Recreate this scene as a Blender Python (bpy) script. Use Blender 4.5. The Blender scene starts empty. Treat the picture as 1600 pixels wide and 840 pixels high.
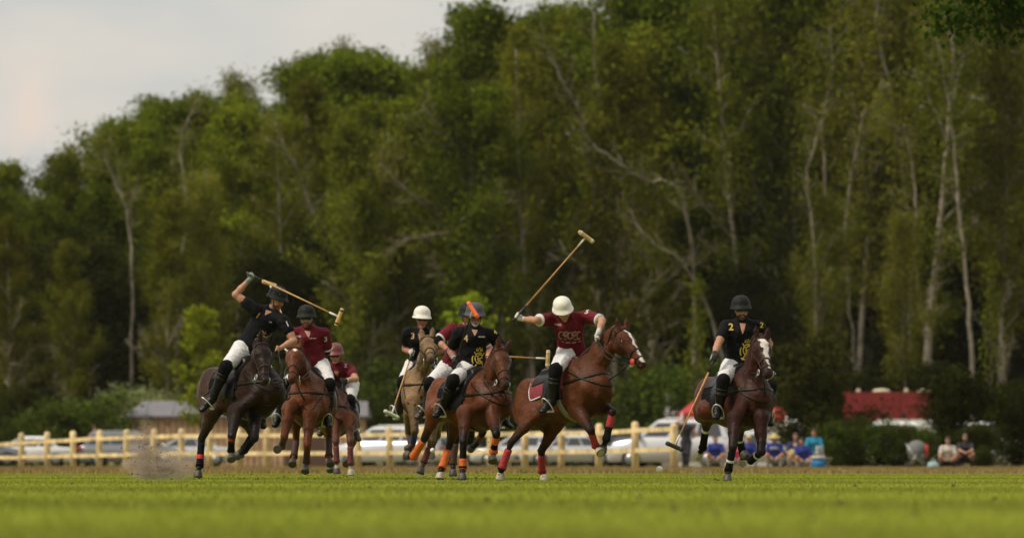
import bpy, math, random, bmesh
import numpy as np
from mathutils import Vector, Matrix
from mathutils.bvhtree import BVHTree
R = math.radians
rng = np.random.default_rng(7)
random.seed(7)
scene = bpy.context.scene
COL = scene.collection

# ------------------------------------------------------------------ camera, sky, sun
F = 8300.0          # focal length in photo pixels (1600 wide)
HZ = 720.0          # photo row of the horizon
CH = 0.25           # the camera lies almost in the grass
cd = bpy.data.cameras.new('camera'); cam = bpy.data.objects.new('camera', cd); COL.objects.link(cam)
cd.sensor_width = 36.0; cd.lens = 36.0*F/1600.0
cam.location = (0, 0, CH); cam.rotation_euler = (R(90), 0, 0)
cd.shift_y = (HZ-420.0)/1600.0
cd.clip_start = 0.5; cd.clip_end = 4000
cd.dof.use_dof = True; cd.dof.focus_distance = 66.5; cd.dof.aperture_fstop = 2.6
scene.camera = cam

SUN_EL, SUN_AZ = 48.0, -64.0      # azimuth measured from the view direction's opposite, towards the left
sd = Vector((math.sin(R(SUN_AZ))*math.cos(R(SUN_EL)), -math.cos(R(SUN_AZ))*math.cos(R(SUN_EL)), math.sin(R(SUN_EL))))
world = bpy.data.worlds.new('World'); scene.world = world; world.use_nodes = True
wn, wl = world.node_tree.nodes, world.node_tree.links
bg = wn['Background']
sky = wn.new('ShaderNodeTexSky'); sky.sky_type = 'NISHITA'; sky.sun_disc = False
sky.sun_elevation = R(SUN_EL); sky.sun_rotation = math.atan2(sd.x, sd.y); sky.dust_density = 3.0; sky.air_density = 1.2
tc = wn.new('ShaderNodeTexCoord')
mp = wn.new('ShaderNodeMapping'); mp.inputs['Scale'].default_value = (9, 9, 26)
nz = wn.new('ShaderNodeTexNoise'); nz.inputs['Scale'].default_value = 1.4; nz.inputs['Detail'].default_value = 4; nz.inputs['Roughness'].default_value = .45
cr = wn.new('ShaderNodeValToRGB')
cr.color_ramp.elements[0].position = .33; cr.color_ramp.elements[0].color = (5.6, 5.9, 6.1, 1)
cr.color_ramp.elements[1].position = .72; cr.color_ramp.elements[1].color = (9.0, 7.9, 6.9, 1)
e = cr.color_ramp.elements.new(.5); e.color = (7.1, 6.9, 6.4, 1)
mx = wn.new('ShaderNodeMix'); mx.data_type = 'RGBA'; mx.inputs['Factor'].default_value = .93
wl.new(tc.outputs['Generated'], mp.inputs['Vector']); wl.new(mp.outputs['Vector'], nz.inputs['Vector'])
wl.new(nz.outputs['Fac'], cr.inputs['Fac']); wl.new(sky.outputs['Color'], mx.inputs[6])
# one pinkish cumulus low on the left
pd = wn.new('ShaderNodeVectorMath'); pd.operation = 'SUBTRACT'; pd.inputs[1].default_value = (-.0905, .994, .0665); wl.new(tc.outputs['Generated'], pd.inputs[0])
n2 = wn.new('ShaderNodeTexNoise'); n2.inputs['Scale'].default_value = 140; n2.inputs['Detail'].default_value = 4; wl.new(tc.outputs['Generated'], n2.inputs['Vector'])
ps = wn.new('ShaderNodeVectorMath'); ps.operation = 'MULTIPLY'; ps.inputs[1].default_value = (1.2, .2, .75); wl.new(pd.outputs[0], ps.inputs[0])
pl_ = wn.new('ShaderNodeVectorMath'); pl_.operation = 'LENGTH'; wl.new(ps.outputs[0], pl_.inputs[0])
pa = wn.new('ShaderNodeMath'); pa.operation = 'MULTIPLY_ADD'; pa.inputs[1].default_value = -.018; wl.new(n2.outputs['Fac'], pa.inputs[0]); wl.new(pl_.outputs['Value'], pa.inputs[2])
pr = wn.new('ShaderNodeMapRange'); pr.inputs['From Min'].default_value = -.001; pr.inputs['From Max'].default_value = -.010; wl.new(pa.outputs[0], pr.inputs['Value'])
mc = wn.new('ShaderNodeMix'); mc.data_type = 'RGBA'; wl.new(pr.outputs['Result'], mc.inputs['Factor']); wl.new(cr.outputs['Color'], mc.inputs[6]); mc.inputs[7].default_value = (8.6, 7.3, 6.4, 1)
wl.new(mc.outputs[2], mx.inputs[7])
sx_ = wn.new('ShaderNodeSeparateXYZ'); wl.new(tc.outputs['Generated'], sx_.inputs[0])
def wmath(op, a, b):   # an overcast sky is brighter overhead, and dimmer low down behind the photographer
    n = wn.new('ShaderNodeMath'); n.operation = op
    for i, v in enumerate((a, b)):
        if isinstance(v, (int, float)): n.inputs[i].default_value = v
        else: wl.new(v, n.inputs[i])
    return n.outputs[0]
zc_ = wmath('MAXIMUM', sx_.outputs['Z'], 0.)
lum = wmath('ADD', wmath('MULTIPLY', zc_, .8), wmath('MULTIPLY', wmath('ADD', sx_.outputs['Y'], 1.), .20))
lum = wmath('ADD', lum, .56)
vs_ = wn.new('ShaderNodeVectorMath'); vs_.operation = 'SCALE'; wl.new(mx.outputs[2], vs_.inputs[0]); wl.new(lum, vs_.inputs['Scale'])
wl.new(vs_.outputs[0], bg.inputs['Color']); bg.inputs['Strength'].default_value = 0.095
sl = bpy.data.lights.new('sun', 'SUN'); so = bpy.data.objects.new('sun', sl); COL.objects.link(so)
sl.energy = 2.9; sl.angle = R(10); sl.color = (1.0, .90, .74)
so.rotation_euler = sd.to_track_quat('Z', 'Y').to_euler()
scene.view_settings.view_transform = 'Standard'; scene.view_settings.look = 'None'
scene.view_settings.exposure = 0.0; scene.view_settings.gamma = 1.0; scene.view_settings.use_curve_mapping = False
scene.render.engine = 'CYCLES'
scene.cycles.use_denoising = True
scene.cycles.max_bounces = 6; scene.cycles.diffuse_bounces = 3; scene.cycles.glossy_bounces = 2
scene.cycles.transparent_max_bounces = 12; scene.cycles.volume_step_rate = 2.0

def P(px, py, D):
    "the point at distance D whose place in the photograph is px, py"
    return np.array(((px-800.0)*D/F, D, CH+(HZ-py)*D/F))

# ------------------------------------------------------------------ helpers
def nrm(v):
    v = np.asarray(v, float); return v/max(1e-9, np.linalg.norm(v))
def tag(o, label=None, cat=None, group=None, kind=None):
    if label: o['label'] = label
    if cat: o['category'] = cat
    if group: o['group'] = group
    if kind: o['kind'] = kind
    return o
def new_mesh(name, V, Fc, mat, smooth=True, col=None):
    V = np.asarray(V, np.float32).reshape(-1, 3)
    me = bpy.data.meshes.new(name)
    if isinstance(Fc, np.ndarray):
        n, k = Fc.shape
        me.vertices.add(len(V)); me.vertices.foreach_set('co', V.ravel())
        me.loops.add(n*k); me.loops.foreach_set('vertex_index', Fc.astype(np.int32).ravel())
        me.polygons.add(n); me.polygons.foreach_set('loop_start', np.arange(0, n*k, k, dtype=np.int32))
        me.update(calc_edges=True)
    else:
        me.from_pydata([tuple(map(float, v)) for v in V], [], [tuple(f) for f in Fc])
    me.polygons.foreach_set('use_smooth', np.full(len(me.polygons), smooth))
    if col is not None:
        a = me.color_attributes.new('tint', 'FLOAT_COLOR', 'POINT')
        c = np.ones((len(V), 4), np.float32); c[:, :3] = col
        a.data.foreach_set('color', c.ravel())
    if mat is not None: me.materials.append(mat)
    me.update()
    return me
def link(name, me, parent=None, loc=None):
    o = bpy.data.objects.new(name, me); COL.objects.link(o)
    if parent is not None: o.parent = parent
    if loc is not None: o.location = tuple(map(float, loc))
    return o
def empty(name, loc, rz=0):
    o = bpy.data.objects.new(name, None); COL.objects.link(o); o.empty_display_size = .2
    o.location = tuple(map(float, loc)); o.rotation_euler = (0, 0, rz); return o
class MB:
    "collects pieces into one mesh"
    def __init__(s): s.V = []; s.F = []; s.n = 0
    def add(s, V, Fc):
        s.V += [tuple(map(float, v)) for v in V]; s.F += [tuple(int(i)+s.n for i in f) for f in Fc]; s.n = len(s.V); return s
    def box(s, c, d, M=None):
        x, y, z = d[0]/2, d[1]/2, d[2]/2
        V = [np.array((a*x, b*y, e*z)) for a in (-1, 1) for b in (-1, 1) for e in (-1, 1)]
        if M is not None: V = [M @ v for v in V]
        V = [v+np.asarray(c, float) for v in V]
        return s.add(V, [(0, 1, 3, 2), (4, 6, 7, 5), (0, 4, 5, 1), (2, 3, 7, 6), (0, 2, 6, 4), (1, 5, 7, 3)])
    def tube(s, pts, r, n=8, caps=True, flat=None):
        pts = [np.asarray(p, float) for p in pts]
        if not hasattr(r, '__len__'): r = [r]*len(pts)
        base = []; V = []; ref = None
        for i, p in enumerate(pts):
            t = nrm(pts[min(i+1, len(pts)-1)]-pts[max(i-1, 0)])
            if ref is None: ref = np.array((0, 0, 1.)) if abs(t[2]) < .9 else np.array((1., 0, 0))
            a = nrm(ref-t*np.dot(ref, t)); b = np.cross(t, a); ref = a
            for k in range(n):
                w = 2*math.pi*k/n; V.append(p+(a*math.cos(w)+b*math.sin(w))*r[i])
        Fc = []
        for i in range(len(pts)-1):
            for k in range(n):
                k2 = (k+1) % n; Fc.append((i*n+k, i*n+k2, (i+1)*n+k2, (i+1)*n+k))
        if caps: Fc.append(tuple(range(n))[::-1]); Fc.append(tuple((len(pts)-1)*n+k for k in range(n)))
        return s.add(V, Fc)
    def ribbon(s, pts, nor, w, th, closed=False):
        "flat strap lying on a surface: pts on it, nor its outward normals"
        pts = [np.asarray(p, float) for p in pts]; n = len(pts); V = []
        for i, p in enumerate(pts):
            a, b = (pts[(i+1) % n], pts[i-1]) if closed else (pts[min(i+1, n-1)], pts[max(i-1, 0)])
            t = nrm(a-b); m = nrm(nor[i]-t*np.dot(nor[i], t)); q = np.cross(t, m)*w/2
            V += [p-q, p+q, p+q+m*th, p-q+m*th]
        Fc = []
        for i in range(n if closed else n-1):
            j = (i+1) % n
            for k in range(4): Fc.append((i*4+k, j*4+k, j*4+(k+1) % 4, i*4+(k+1) % 4))
        if not closed: Fc += [(3, 2, 1, 0), ((n-1)*4, (n-1)*4+1, (n-1)*4+2, (n-1)*4+3)]
        return s.add(V, Fc)
    def torus(s, c, e1, e2, ra, rb, r, n=20, m=6, arc=(0, 2*math.pi)):
        full = abs(arc[1]-arc[0]-2*math.pi) < 1e-6
        k = n if full else n+1
        pts = [np.asarray(c)+np.asarray(e1)*ra*math.cos(a)+np.asarray(e2)*rb*math.sin(a) for a in [arc[0]+(arc[1]-arc[0])*i/n for i in range(k)]]
        if full: pts.append(pts[0])
        return s.tube(pts, r, m, caps=not full)
    def lathe(s, c, ax, e1, prof, n=24, sx=1., sy=1.):
        "prof: (radius, height) pairs; radius may be a function of the angle"
        ax = nrm(ax); e1 = nrm(e1-ax*np.dot(e1, ax)); e2 = np.cross(ax, e1); V = []
        for r, h in prof:
            for k in range(n):
                a = 2*math.pi*k/n; rr = r(a) if callable(r) else r; hh = h(a) if callable(h) else h
                V.append(np.asarray(c)+e1*rr*math.cos(a)*sx+e2*rr*math.sin(a)*sy+ax*hh)
        Fc = []
        for i in range(len(prof)-1):
            for k in range(n): Fc.append((i*n+k, i*n+(k+1) % n, (i+1)*n+(k+1) % n, (i+1)*n+k))
        Fc += [tuple(range(n))[::-1], tuple((len(prof)-1)*n+k for k in range(n))]
        return s.add(V, Fc)
    def build(s, name, mat, parent=None, base=(0, 0, 0), smooth=True, loc=None):
        V = np.array(s.V)-np.asarray(base, float)
        return link(name, new_mesh(name, V, s.F, mat, smooth), parent, loc)

# ------------------------------------------------------------------ materials
MATS = {}
def mat(name, color=(.5, .5, .5), rough=.6, metal=0., spec=.5, noise=0., nscale=8., bump=0., bscale=40., tint=False, emis=None, coat=0., sheen=0., alpha=None, rnd=0., dark=None, fine=0):
    if name in MATS: return MATS[name]
    m = bpy.data.materials.new(name); m.use_nodes = True; MATS[name] = m
    N, L = m.node_tree.nodes, m.node_tree.links; b = N['Principled BSDF']
    b.inputs['Roughness'].default_value = rough; b.inputs['Metallic'].default_value = metal
    b.inputs['Specular IOR Level'].default_value = spec; b.inputs['Coat Weight'].default_value = coat
    b.inputs['Sheen Weight'].default_value = sheen
    src = None
    if tint:
        a = N.new('ShaderNodeAttribute'); a.attribute_name = 'tint'; src = a.outputs['Color']
    else:
        rgb = N.new('ShaderNodeRGB'); rgb.outputs[0].default_value = (*color, 1); src = rgb.outputs[0]
    t = N.new('ShaderNodeTexCoord')
    if noise > 0:
        z = N.new('ShaderNodeTexNoise'); z.inputs['Scale'].default_value = nscale; z.inputs['Detail'].default_value = 5
        L.new(t.outputs['Object'], z.inputs['Vector'])
        r = N.new('ShaderNodeMapRange'); r.inputs['From Min'].default_value = .3; r.inputs['From Max'].default_value = .7
        r.inputs['To Min'].default_value = 1-noise; r.inputs['To Max'].default_value = 1+noise*.6
        L.new(z.outputs['Fac'], r.inputs['Value'])
        v = N.new('ShaderNodeVectorMath'); v.operation = 'SCALE'; L.new(src, v.inputs[0]); L.new(r.outputs['Result'], v.inputs['Scale']); src = v.outputs[0]
    if fine:      # hair, sweat and dirt streaks
        mp2 = N.new('ShaderNodeMapping'); mp2.inputs['Scale'].default_value = (60, 60, 14); L.new(t.outputs['Object'], mp2.inputs['Vector'])
        z3 = N.new('ShaderNodeTexNoise'); z3.inputs['Scale'].default_value = 1.; z3.inputs['Detail'].default_value = 3; L.new(mp2.outputs['Vector'], z3.inputs['Vector'])
        r3 = N.new('ShaderNodeMapRange'); r3.inputs['From Min'].default_value = .3; r3.inputs['From Max'].default_value = .7; r3.inputs['To Min'].default_value = .72; r3.inputs['To Max'].default_value = 1.22; L.new(z3.outputs['Fac'], r3.inputs['Value'])
        v3 = N.new('ShaderNodeVectorMath'); v3.operation = 'SCALE'; L.new(src, v3.inputs[0]); L.new(r3.outputs['Result'], v3.inputs['Scale']); src = v3.outputs[0]
        z4 = N.new('ShaderNodeTexNoise'); z4.inputs['Scale'].default_value = 4.5; z4.inputs['Detail'].default_value = 3; L.new(t.outputs['Object'], z4.inputs['Vector'])
        r4 = N.new('ShaderNodeMapRange'); r4.inputs['From Min'].default_value = .4; r4.inputs['From Max'].default_value = .62; r4.inputs['To Min'].default_value = .34; r4.inputs['To Max'].default_value = .66; L.new(z4.outputs['Fac'], r4.inputs['Value']); L.new(r4.outputs['Result'], b.inputs['Roughness'])
    if rnd > 0:
        oi = N.new('ShaderNodeObjectInfo'); r = N.new('ShaderNodeMapRange'); r.inputs['To Min'].default_value = 1-rnd; r.inputs['To Max'].default_value = 1+rnd
        L.new(oi.outputs['Random'], r.inputs['Value'])
        v = N.new('ShaderNodeVectorMath'); v.operation = 'SCALE'; L.new(src, v.inputs[0]); L.new(r.outputs['Result'], v.inputs['Scale']); src = v.outputs[0]
    L.new(src, b.inputs['Base Color'])
    if bump > 0:
        z2 = N.new('ShaderNodeTexNoise'); z2.inputs['Scale'].default_value = bscale; z2.inputs['Detail'].default_value = 4
        L.new(t.outputs['Object'], z2.inputs['Vector'])
        bp = N.new('ShaderNodeBump'); bp.inputs['Strength'].default_value = bump; bp.inputs['Distance'].default_value = .02
        L.new(z2.outputs['Fac'], bp.inputs['Height']); L.new(bp.outputs['Normal'], b.inputs['Normal'])
    if emis is not None:
        b.inputs['Emission Color'].default_value = (*emis, 1); b.inputs['Emission Strength'].default_value = 1
    return m
COAT = mat("horse_coat", rough=.52, spec=.13, tint=True, noise=.34, nscale=9, bump=.7, bscale=24, fine=1)
SKIN = mat('skin', rough=.5, spec=.2, tint=True, noise=.12, nscale=25)
HOOF = mat('hoof_horn', (.06, .05, .04), .55, noise=.3, nscale=30)
HOOFP = mat('pale_hoof', (.42, .37, .27), .55, noise=.3, nscale=30)
LEATH = mat('dark_leather', (.012, .009, .007), .42, spec=.2, noise=.3, nscale=30)
BROWNL = mat('brown_leather', (.035, .017, .011), .5, spec=.2, noise=.3, nscale=30)
BLACKC = mat('black_cloth', (.007, .007, .008), .85, spec=.1, noise=.3, nscale=14, bump=.5, bscale=16)
BOOTB = mat('boot_leather', (.007, .006, .006), .34, spec=.22, noise=.3, nscale=20, bump=.3, bscale=18)
STEEL = mat('steel', (.60, .60, .58), .35, .6)
WHITEB = mat('white_breeches', (.66, .65, .65), .85, noise=.10, nscale=12, bump=.9, bscale=13)
BLACKS = mat('black_jersey', (.006, .006, .008), .75, spec=.12, noise=.25, nscale=8, bump=.8, bscale=11)
MAROON = mat('maroon_jersey', (.120, .008, .015), .7, spec=.15, noise=.22, nscale=7, bump=.8, bscale=11)
YEL = mat('yellow_print', (.62, .44, .05), .6, noise=.2, nscale=30)
GOLD = mat('gold_print', (.50, .33, .13), .6, noise=.2, nscale=30)
WPR = mat('white_print', (.62, .60, .58), .6, noise=.15, nscale=30)
PINKP = mat('faded_print', (.40, .24, .20), .7, noise=.4, nscale=20)
CANE = mat('cane', (.50, .27, .09), .45, noise=.35, nscale=30)
WOODM = mat('mallet_wood', (.58, .38, .14), .45, noise=.3, nscale=25)
BLACKP = mat('black_plastic', (.012, .012, .012), .4)
HAIRB = mat('dark_hair', (.02, .014, .009), .7, noise=.3, nscale=60)
GLASSB = mat('dark_lens', (.008, .006, .006), .08, spec=.8)

# ------------------------------------------------------------------ signed distance sculpting
def E(a, b, ra, rb=None, la=None, lb=None, n=None, k=.03, sub=False):
    "a tapered limb from a to b: radii ra, rb along n and la, lb across it"
    rb = ra if rb is None else rb
    la = ra if la is None else la
    lb = (rb if la == ra else la) if lb is None else lb
    return (np.asarray(a, float), np.asarray(b, float), ra, rb, la, lb, n, k, sub)
def sdf_mesh(prims, h, infl=0., clip=None, smooth=1):
    lo = np.min([np.minimum(p[0], p[1])-max(p[2:6]) for p in prims if not p[8]], 0)-infl-3*h
    hi = np.max([np.maximum(p[0], p[1])+max(p[2:6]) for p in prims if not p[8]], 0)+infl+3*h
    if clip is not None and len(clip) and clip[0] == 'box':
        lo = np.maximum(lo, clip[1]-2*h); hi = np.minimum(hi, clip[2]+2*h); clip = clip[3:]
    dim = np.maximum(4, np.ceil((hi-lo)/h).astype(int)+1)
    A = np.full(dim, .5, np.float32)
    ax = [(lo[i]+np.arange(dim[i])*h).astype(np.float32) for i in range(3)]
    for a, b, ra, rb, la, lb, n, k, sub in prims:
        ra, rb, la, lb = ra+infl, rb+infl, la+infl, lb+infl
        m = max(ra, rb, la, lb)+k+2*h
        i0 = np.clip(np.floor((np.minimum(a, b)-m-lo)/h).astype(int), 0, dim-1); i1 = np.clip(np.ceil((np.maximum(a, b)+m-lo)/h).astype(int)+1, 1, dim)
        if np.any(i1 <= i0): continue
        d = b-a; Ln = float(np.linalg.norm(d))
        u = d/Ln if Ln > 1e-6 else np.array((0, 0, 1.))
        if n is None: n = np.array((0, 0, 1.)) if abs(u[2]) < .9 else np.array((1., 0, 0))
        n = nrm(n-u*np.dot(n, u)); l = np.cross(u, n)
        X = (ax[0][i0[0]:i1[0]]-a[0])[:, None, None]; Y = (ax[1][i0[1]:i1[1]]-a[1])[None, :, None]; Z = (ax[2][i0[2]:i1[2]]-a[2])[None, None, :]
        f = np.float32
        s = X*f(u[0])+Y*f(u[1])+Z*f(u[2]); t = np.clip(s, 0, f(Ln)); qa = s-t; t = t/f(max(Ln, 1e-6))
        qn = X*f(n[0])+Y*f(n[1])+Z*f(n[2]); ql = X*f(l[0])+Y*f(l[1])+Z*f(l[2])
        rn = f(ra)+t*f(rb-ra); rl = f(la)+t*f(lb-la); rm = np.minimum(rn, rl)
        k0 = np.sqrt((qn/rn)**2+(ql/rl)**2+(qa/rm)**2)
        k1 = np.sqrt((qn/rn**2)**2+(ql/rl**2)**2+(qa/rm**2)**2)
        D = np.where(k0 < .5, (k0-1)*rm, k0*(k0-1)/np.maximum(k1, 1e-4))
        S = A[i0[0]:i1[0], i0[1]:i1[1], i0[2]:i1[2]]
        if sub:
            q = np.clip(.5-.5*(S+D)/k, 0, 1); S[:] = S*(1-q)-D*q+k*q*(1-q)
        else:
            q = np.clip(.5+.5*(D-S)/k, 0, 1); S[:] = D*(1-q)+S*q-k*q*(1-q)
    if clip is not None:
        X, Y, Z = ax[0][:, None, None], ax[1][None, :, None], ax[2][None, None, :]
        for nn, c in clip:
            np.maximum(A, (X*nn[0]+Y*nn[1]+Z*nn[2]-c).astype(np.float32), out=A)
    # surface nets
    sg = A < 0
    c8 = [(i, j, k) for i in (0, 1) for j in (0, 1) for k in (0, 1)]
    nx, ny, nz_ = dim-1
    cnt = np.zeros((nx, ny, nz_), np.int8)
    for i, j, k in c8: cnt += sg[i:nx+i, j:ny+j, k:nz_+k]
    act = (cnt > 0) & (cnt < 8); idx = np.argwhere(act)
    if len(idx) == 0: return np.zeros((0, 3)), np.zeros((0, 4), int)
    vid = np.full((nx, ny, nz_), -1, np.int32); vid[act] = np.arange(len(idx))
    val = np.stack([A[idx[:, 0]+i, idx[:, 1]+j, idx[:, 2]+k] for i, j, k in c8], 1)
    acc = np.zeros((len(idx), 3)); w = np.zeros(len(idx))
    for p in range(8):
        for q in range(p+1, 8):
            dd = np.array(c8[q])-np.array(c8[p])
            if np.abs(dd).sum() != 1: continue
            va, vb = val[:, p], val[:, q]; cr_ = (va < 0) != (vb < 0)
            t = np.where(cr_, va/np.where(cr_, va-vb, 1), 0)
            acc += np.where(cr_[:, None], np.array(c8[p])+t[:, None]*dd, 0); w += cr_
    V = lo+h*(idx+acc/w[:, None])
    Q = []
    for axis in range(3):
        sl0 = [slice(1, -1)]*3; sl0[axis] = slice(0, -1); sl1 = list(sl0); sl1[axis] = slice(1, None)
        s0, s1 = sg[tuple(sl0)], sg[tuple(sl1)]
        e = np.argwhere(s0 != s1)
        if len(e) == 0: continue
        fl = s0[e[:, 0], e[:, 1], e[:, 2]]
        off = np.array([1, 1, 1]); off[axis] = 0; e = e+off
        b1, b2 = [(1, 2), (2, 0), (0, 1)][axis]
        def cell(x, y):
            g = e.copy(); g[:, b1] -= x; g[:, b2] -= y; return vid[g[:, 0], g[:, 1], g[:, 2]]
        q = np.stack([cell(1, 1), cell(0, 1), cell(0, 0), cell(1, 0)], 1)
        q[~fl] = q[~fl][:, ::-1]; Q.append(q)
    Q = np.concatenate(Q); Q = Q[(Q >= 0).all(1)]
    for _ in range(smooth):
        ac = np.zeros_like(V); n_ = np.zeros(len(V))
        for i in range(4):
            np.add.at(ac, Q[:, i], V[Q[:, (i+1) % 4]]+V[Q[:, i-1]]); np.add.at(n_, Q[:, i], 2)
        V = V*.5+.5*ac/np.maximum(n_, 1)[:, None]
    return V, Q
def sdf_obj(name, prims, h, material, parent=None, base=(0, 0, 0), infl=0., clip=None, col=None, loc=None, smooth=1, wr=0., wrf=1.):
    V, Q = sdf_mesh(prims, h, infl, clip, smooth)
    if wr > 0 and len(V): V = wrinkle(V, Q, wr, len(V), wrf)
    c = col(V) if col is not None else None
    o = link(name, new_mesh(name, V-np.asarray(base, float), Q, material, True, c), parent, loc)
    return o, V, Q
def wrinkle(V, Q, amp, seed, fr=1.):
    "soft cloth folds pushed along the normals"
    n = np.cross(V[Q[:, 1]]-V[Q[:, 0]], V[Q[:, 3]]-V[Q[:, 0]]); N_ = np.zeros_like(V)
    for i in range(4): np.add.at(N_, Q[:, i], n)
    N_ /= np.maximum(1e-12, np.linalg.norm(N_, axis=1))[:, None]
    g = np.random.default_rng(seed); d = np.zeros(len(V))
    for k in range(5):
        a, b = nrm(g.normal(size=3)), nrm(g.normal(size=3)); w = (28+34*g.random())*fr
        s_ = np.sin((V@a)*w+2.2*np.sin((V@b)*w*.37+g.random()*6)+g.random()*6); d += (1-np.abs(s_))**2*np.clip(np.sin((V@b)*9+g.random()*6)+.5, 0, 1.4)
    return V+N_*(amp*(d-.8))[:, None]
def bvh_of(V, Q): return BVHTree.FromPolygons(V.tolist(), Q.tolist())
def seg_dist(V, a, b):
    d = b-a; t = np.clip(((V-a)@d)/max(1e-9, d@d), 0, 1); return np.linalg.norm(V-(a+t[:, None]*d), axis=1), t
def sstep(x, a, b):
    t = np.clip((x-a)/(b-a), 0, 1); return t*t*(3-2*t)
def loop_on(bvh, c, e1, e2, a0, a1, n=28, off=.004, far=.9):
    "points on a surface met by rays running in to c from directions between e1 and e2"
    pts, nor = [], []
    for i in range(n):
        a = a0+(a1-a0)*i/(n-1); d = np.asarray(e1)*math.cos(a)+np.asarray(e2)*math.sin(a); d = nrm(d)
        hit = bvh.ray_cast(Vector(c+d*far), Vector(-d), far)
        if hit[0] is None: continue
        pts.append(np.array(hit[0])+d*off); nor.append(d)
    return pts, nor
def chain(prev, j, L, pl=None, warn=''):
    "next joint: its photo position and the bone length give its depth"
    px, py = j[0], j[1]; s = j[2] if len(j) > 2 else None
    Y = prev[1]
    for _ in range(2):
        p = P(px, py, Y); d2 = (p[0]-prev[0])**2+(p[2]-prev[2])**2; dy = math.sqrt(max(0., L*L-d2))
        if s is None and pl is not None:
            c = [P(px, py, prev[1]+q*dy) for q in (-1, 1)]
            s = -1 if abs(np.dot(c[0]-pl[0], pl[1])) < abs(np.dot(c[1]-pl[0], pl[1])) else 1
        Y = prev[1]+(s if s is not None else -1)*dy
    if d2 > (L*1.18)**2: print('LONG', warn, round(math.sqrt(d2), 2), 'vs', L)
    return P(px, py, Y)
# ------------------------------------------------------------------ ground
def ground_mat(name, c1, c2, c3, stripes=False):
    m = bpy.data.materials.new(name); m.use_nodes = True; N, L = m.node_tree.nodes, m.node_tree.links; b = N['Principled BSDF']
    b.inputs['Roughness'].default_value = 1.; b.inputs['Specular IOR Level'].default_value = .05
    t = N.new('ShaderNodeTexCoord')
    def noise(sc, det, vec=(1, 1, 1)):
        mp_ = N.new('ShaderNodeMapping'); mp_.inputs['Scale'].default_value = vec; L.new(t.outputs['Object'], mp_.inputs['Vector'])
        z = N.new('ShaderNodeTexNoise'); z.inputs['Scale'].default_value = sc; z.inputs['Detail'].default_value = det; L.new(mp_.outputs['Vector'], z.inputs['Vector']); return z.outputs['Fac']
    r = N.new('ShaderNodeValToRGB'); r.color_ramp.elements[0].position = .30; r.color_ramp.elements[0].color = (*c1, 1); r.color_ramp.elements[1].position = .70; r.color_ramp.elements[1].color = (*c2, 1)
    L.new(noise(.55, 6, (1, .28, 1)), r.inputs['Fac'])
    r2 = N.new('ShaderNodeValToRGB'); r2.color_ramp.elements[0].position = .60; r2.color_ramp.elements[0].color = (0, 0, 0, 1); r2.color_ramp.elements[1].position = .72; r2.color_ramp.elements[1].color = (1, 1, 1, 1)
    L.new(noise(1.7, 5, (1, .3, 1)), r2.inputs['Fac'])
    mx = N.new('ShaderNodeMix'); mx.data_type = 'RGBA'; L.new(r2.outputs['Color'], mx.inputs['Factor']); L.new(r.outputs['Color'], mx.inputs[6]); mx.inputs[7].default_value = (*c3, 1)
    out = mx.outputs[2]
    if stripes:   # mown in bands a few metres wide, slightly askew
        mp_ = N.new('ShaderNodeMapping'); mp_.inputs['Rotation'].default_value = (0, 0, R(5)); L.new(t.outputs['Object'], mp_.inputs['Vector'])
        w = N.new('ShaderNodeTexWave'); w.wave_type = 'BANDS'; w.bands_direction = 'Y'; w.inputs['Scale'].default_value = .021; w.inputs['Distortion'].default_value = 1.6; w.inputs['Detail'].default_value = 2; w.inputs['Detail Scale'].default_value = 1.2
        L.new(mp_.outputs['Vector'], w.inputs['Vector'])
        mr = N.new('ShaderNodeMapRange'); mr.inputs['To Min'].default_value = .78; mr.inputs['To Max'].default_value = 1.12; L.new(w.outputs['Fac'], mr.inputs['Value'])
        v = N.new('ShaderNodeVectorMath'); v.operation = 'SCALE'; L.new(out, v.inputs[0]); L.new(mr.outputs['Result'], v.inputs['Scale']); out = v.outputs[0]
    L.new(out, b.inputs['Base Color'])
    bp = N.new('ShaderNodeBump'); bp.inputs['Strength'].default_value = .6; bp.inputs['Distance'].default_value = .03; L.new(noise(22, 4), bp.inputs['Height']); L.new(bp.outputs['Normal'], b.inputs['Normal'])
    return m
LAWN = ground_mat('lawn_grass', (.15, .18, .024), (.20, .225, .032), (.13, .145, .02), True)
ROUGH = ground_mat('rough_ground', (.13, .125, .035), (.20, .16, .065), (.08, .085, .02))
def sheet(name, x0, x1, y0, y1, z, m):
    mb = MB(); mb.add([(x0, y0, z), (x1, y0, z), (x1, y1, z), (x0, y1, z)], [(0, 1, 2, 3)]); return tag(mb.build(name, m, smooth=False), kind='structure')
sheet('ground', -1500, 1500, -200, 3000, -.012, ROUGH)
sheet('lawn', -150, 150, -60, 106, 0, LAWN)
sheet('track_edge', -150, 150, 106, 400, -.006, ROUGH)
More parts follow.
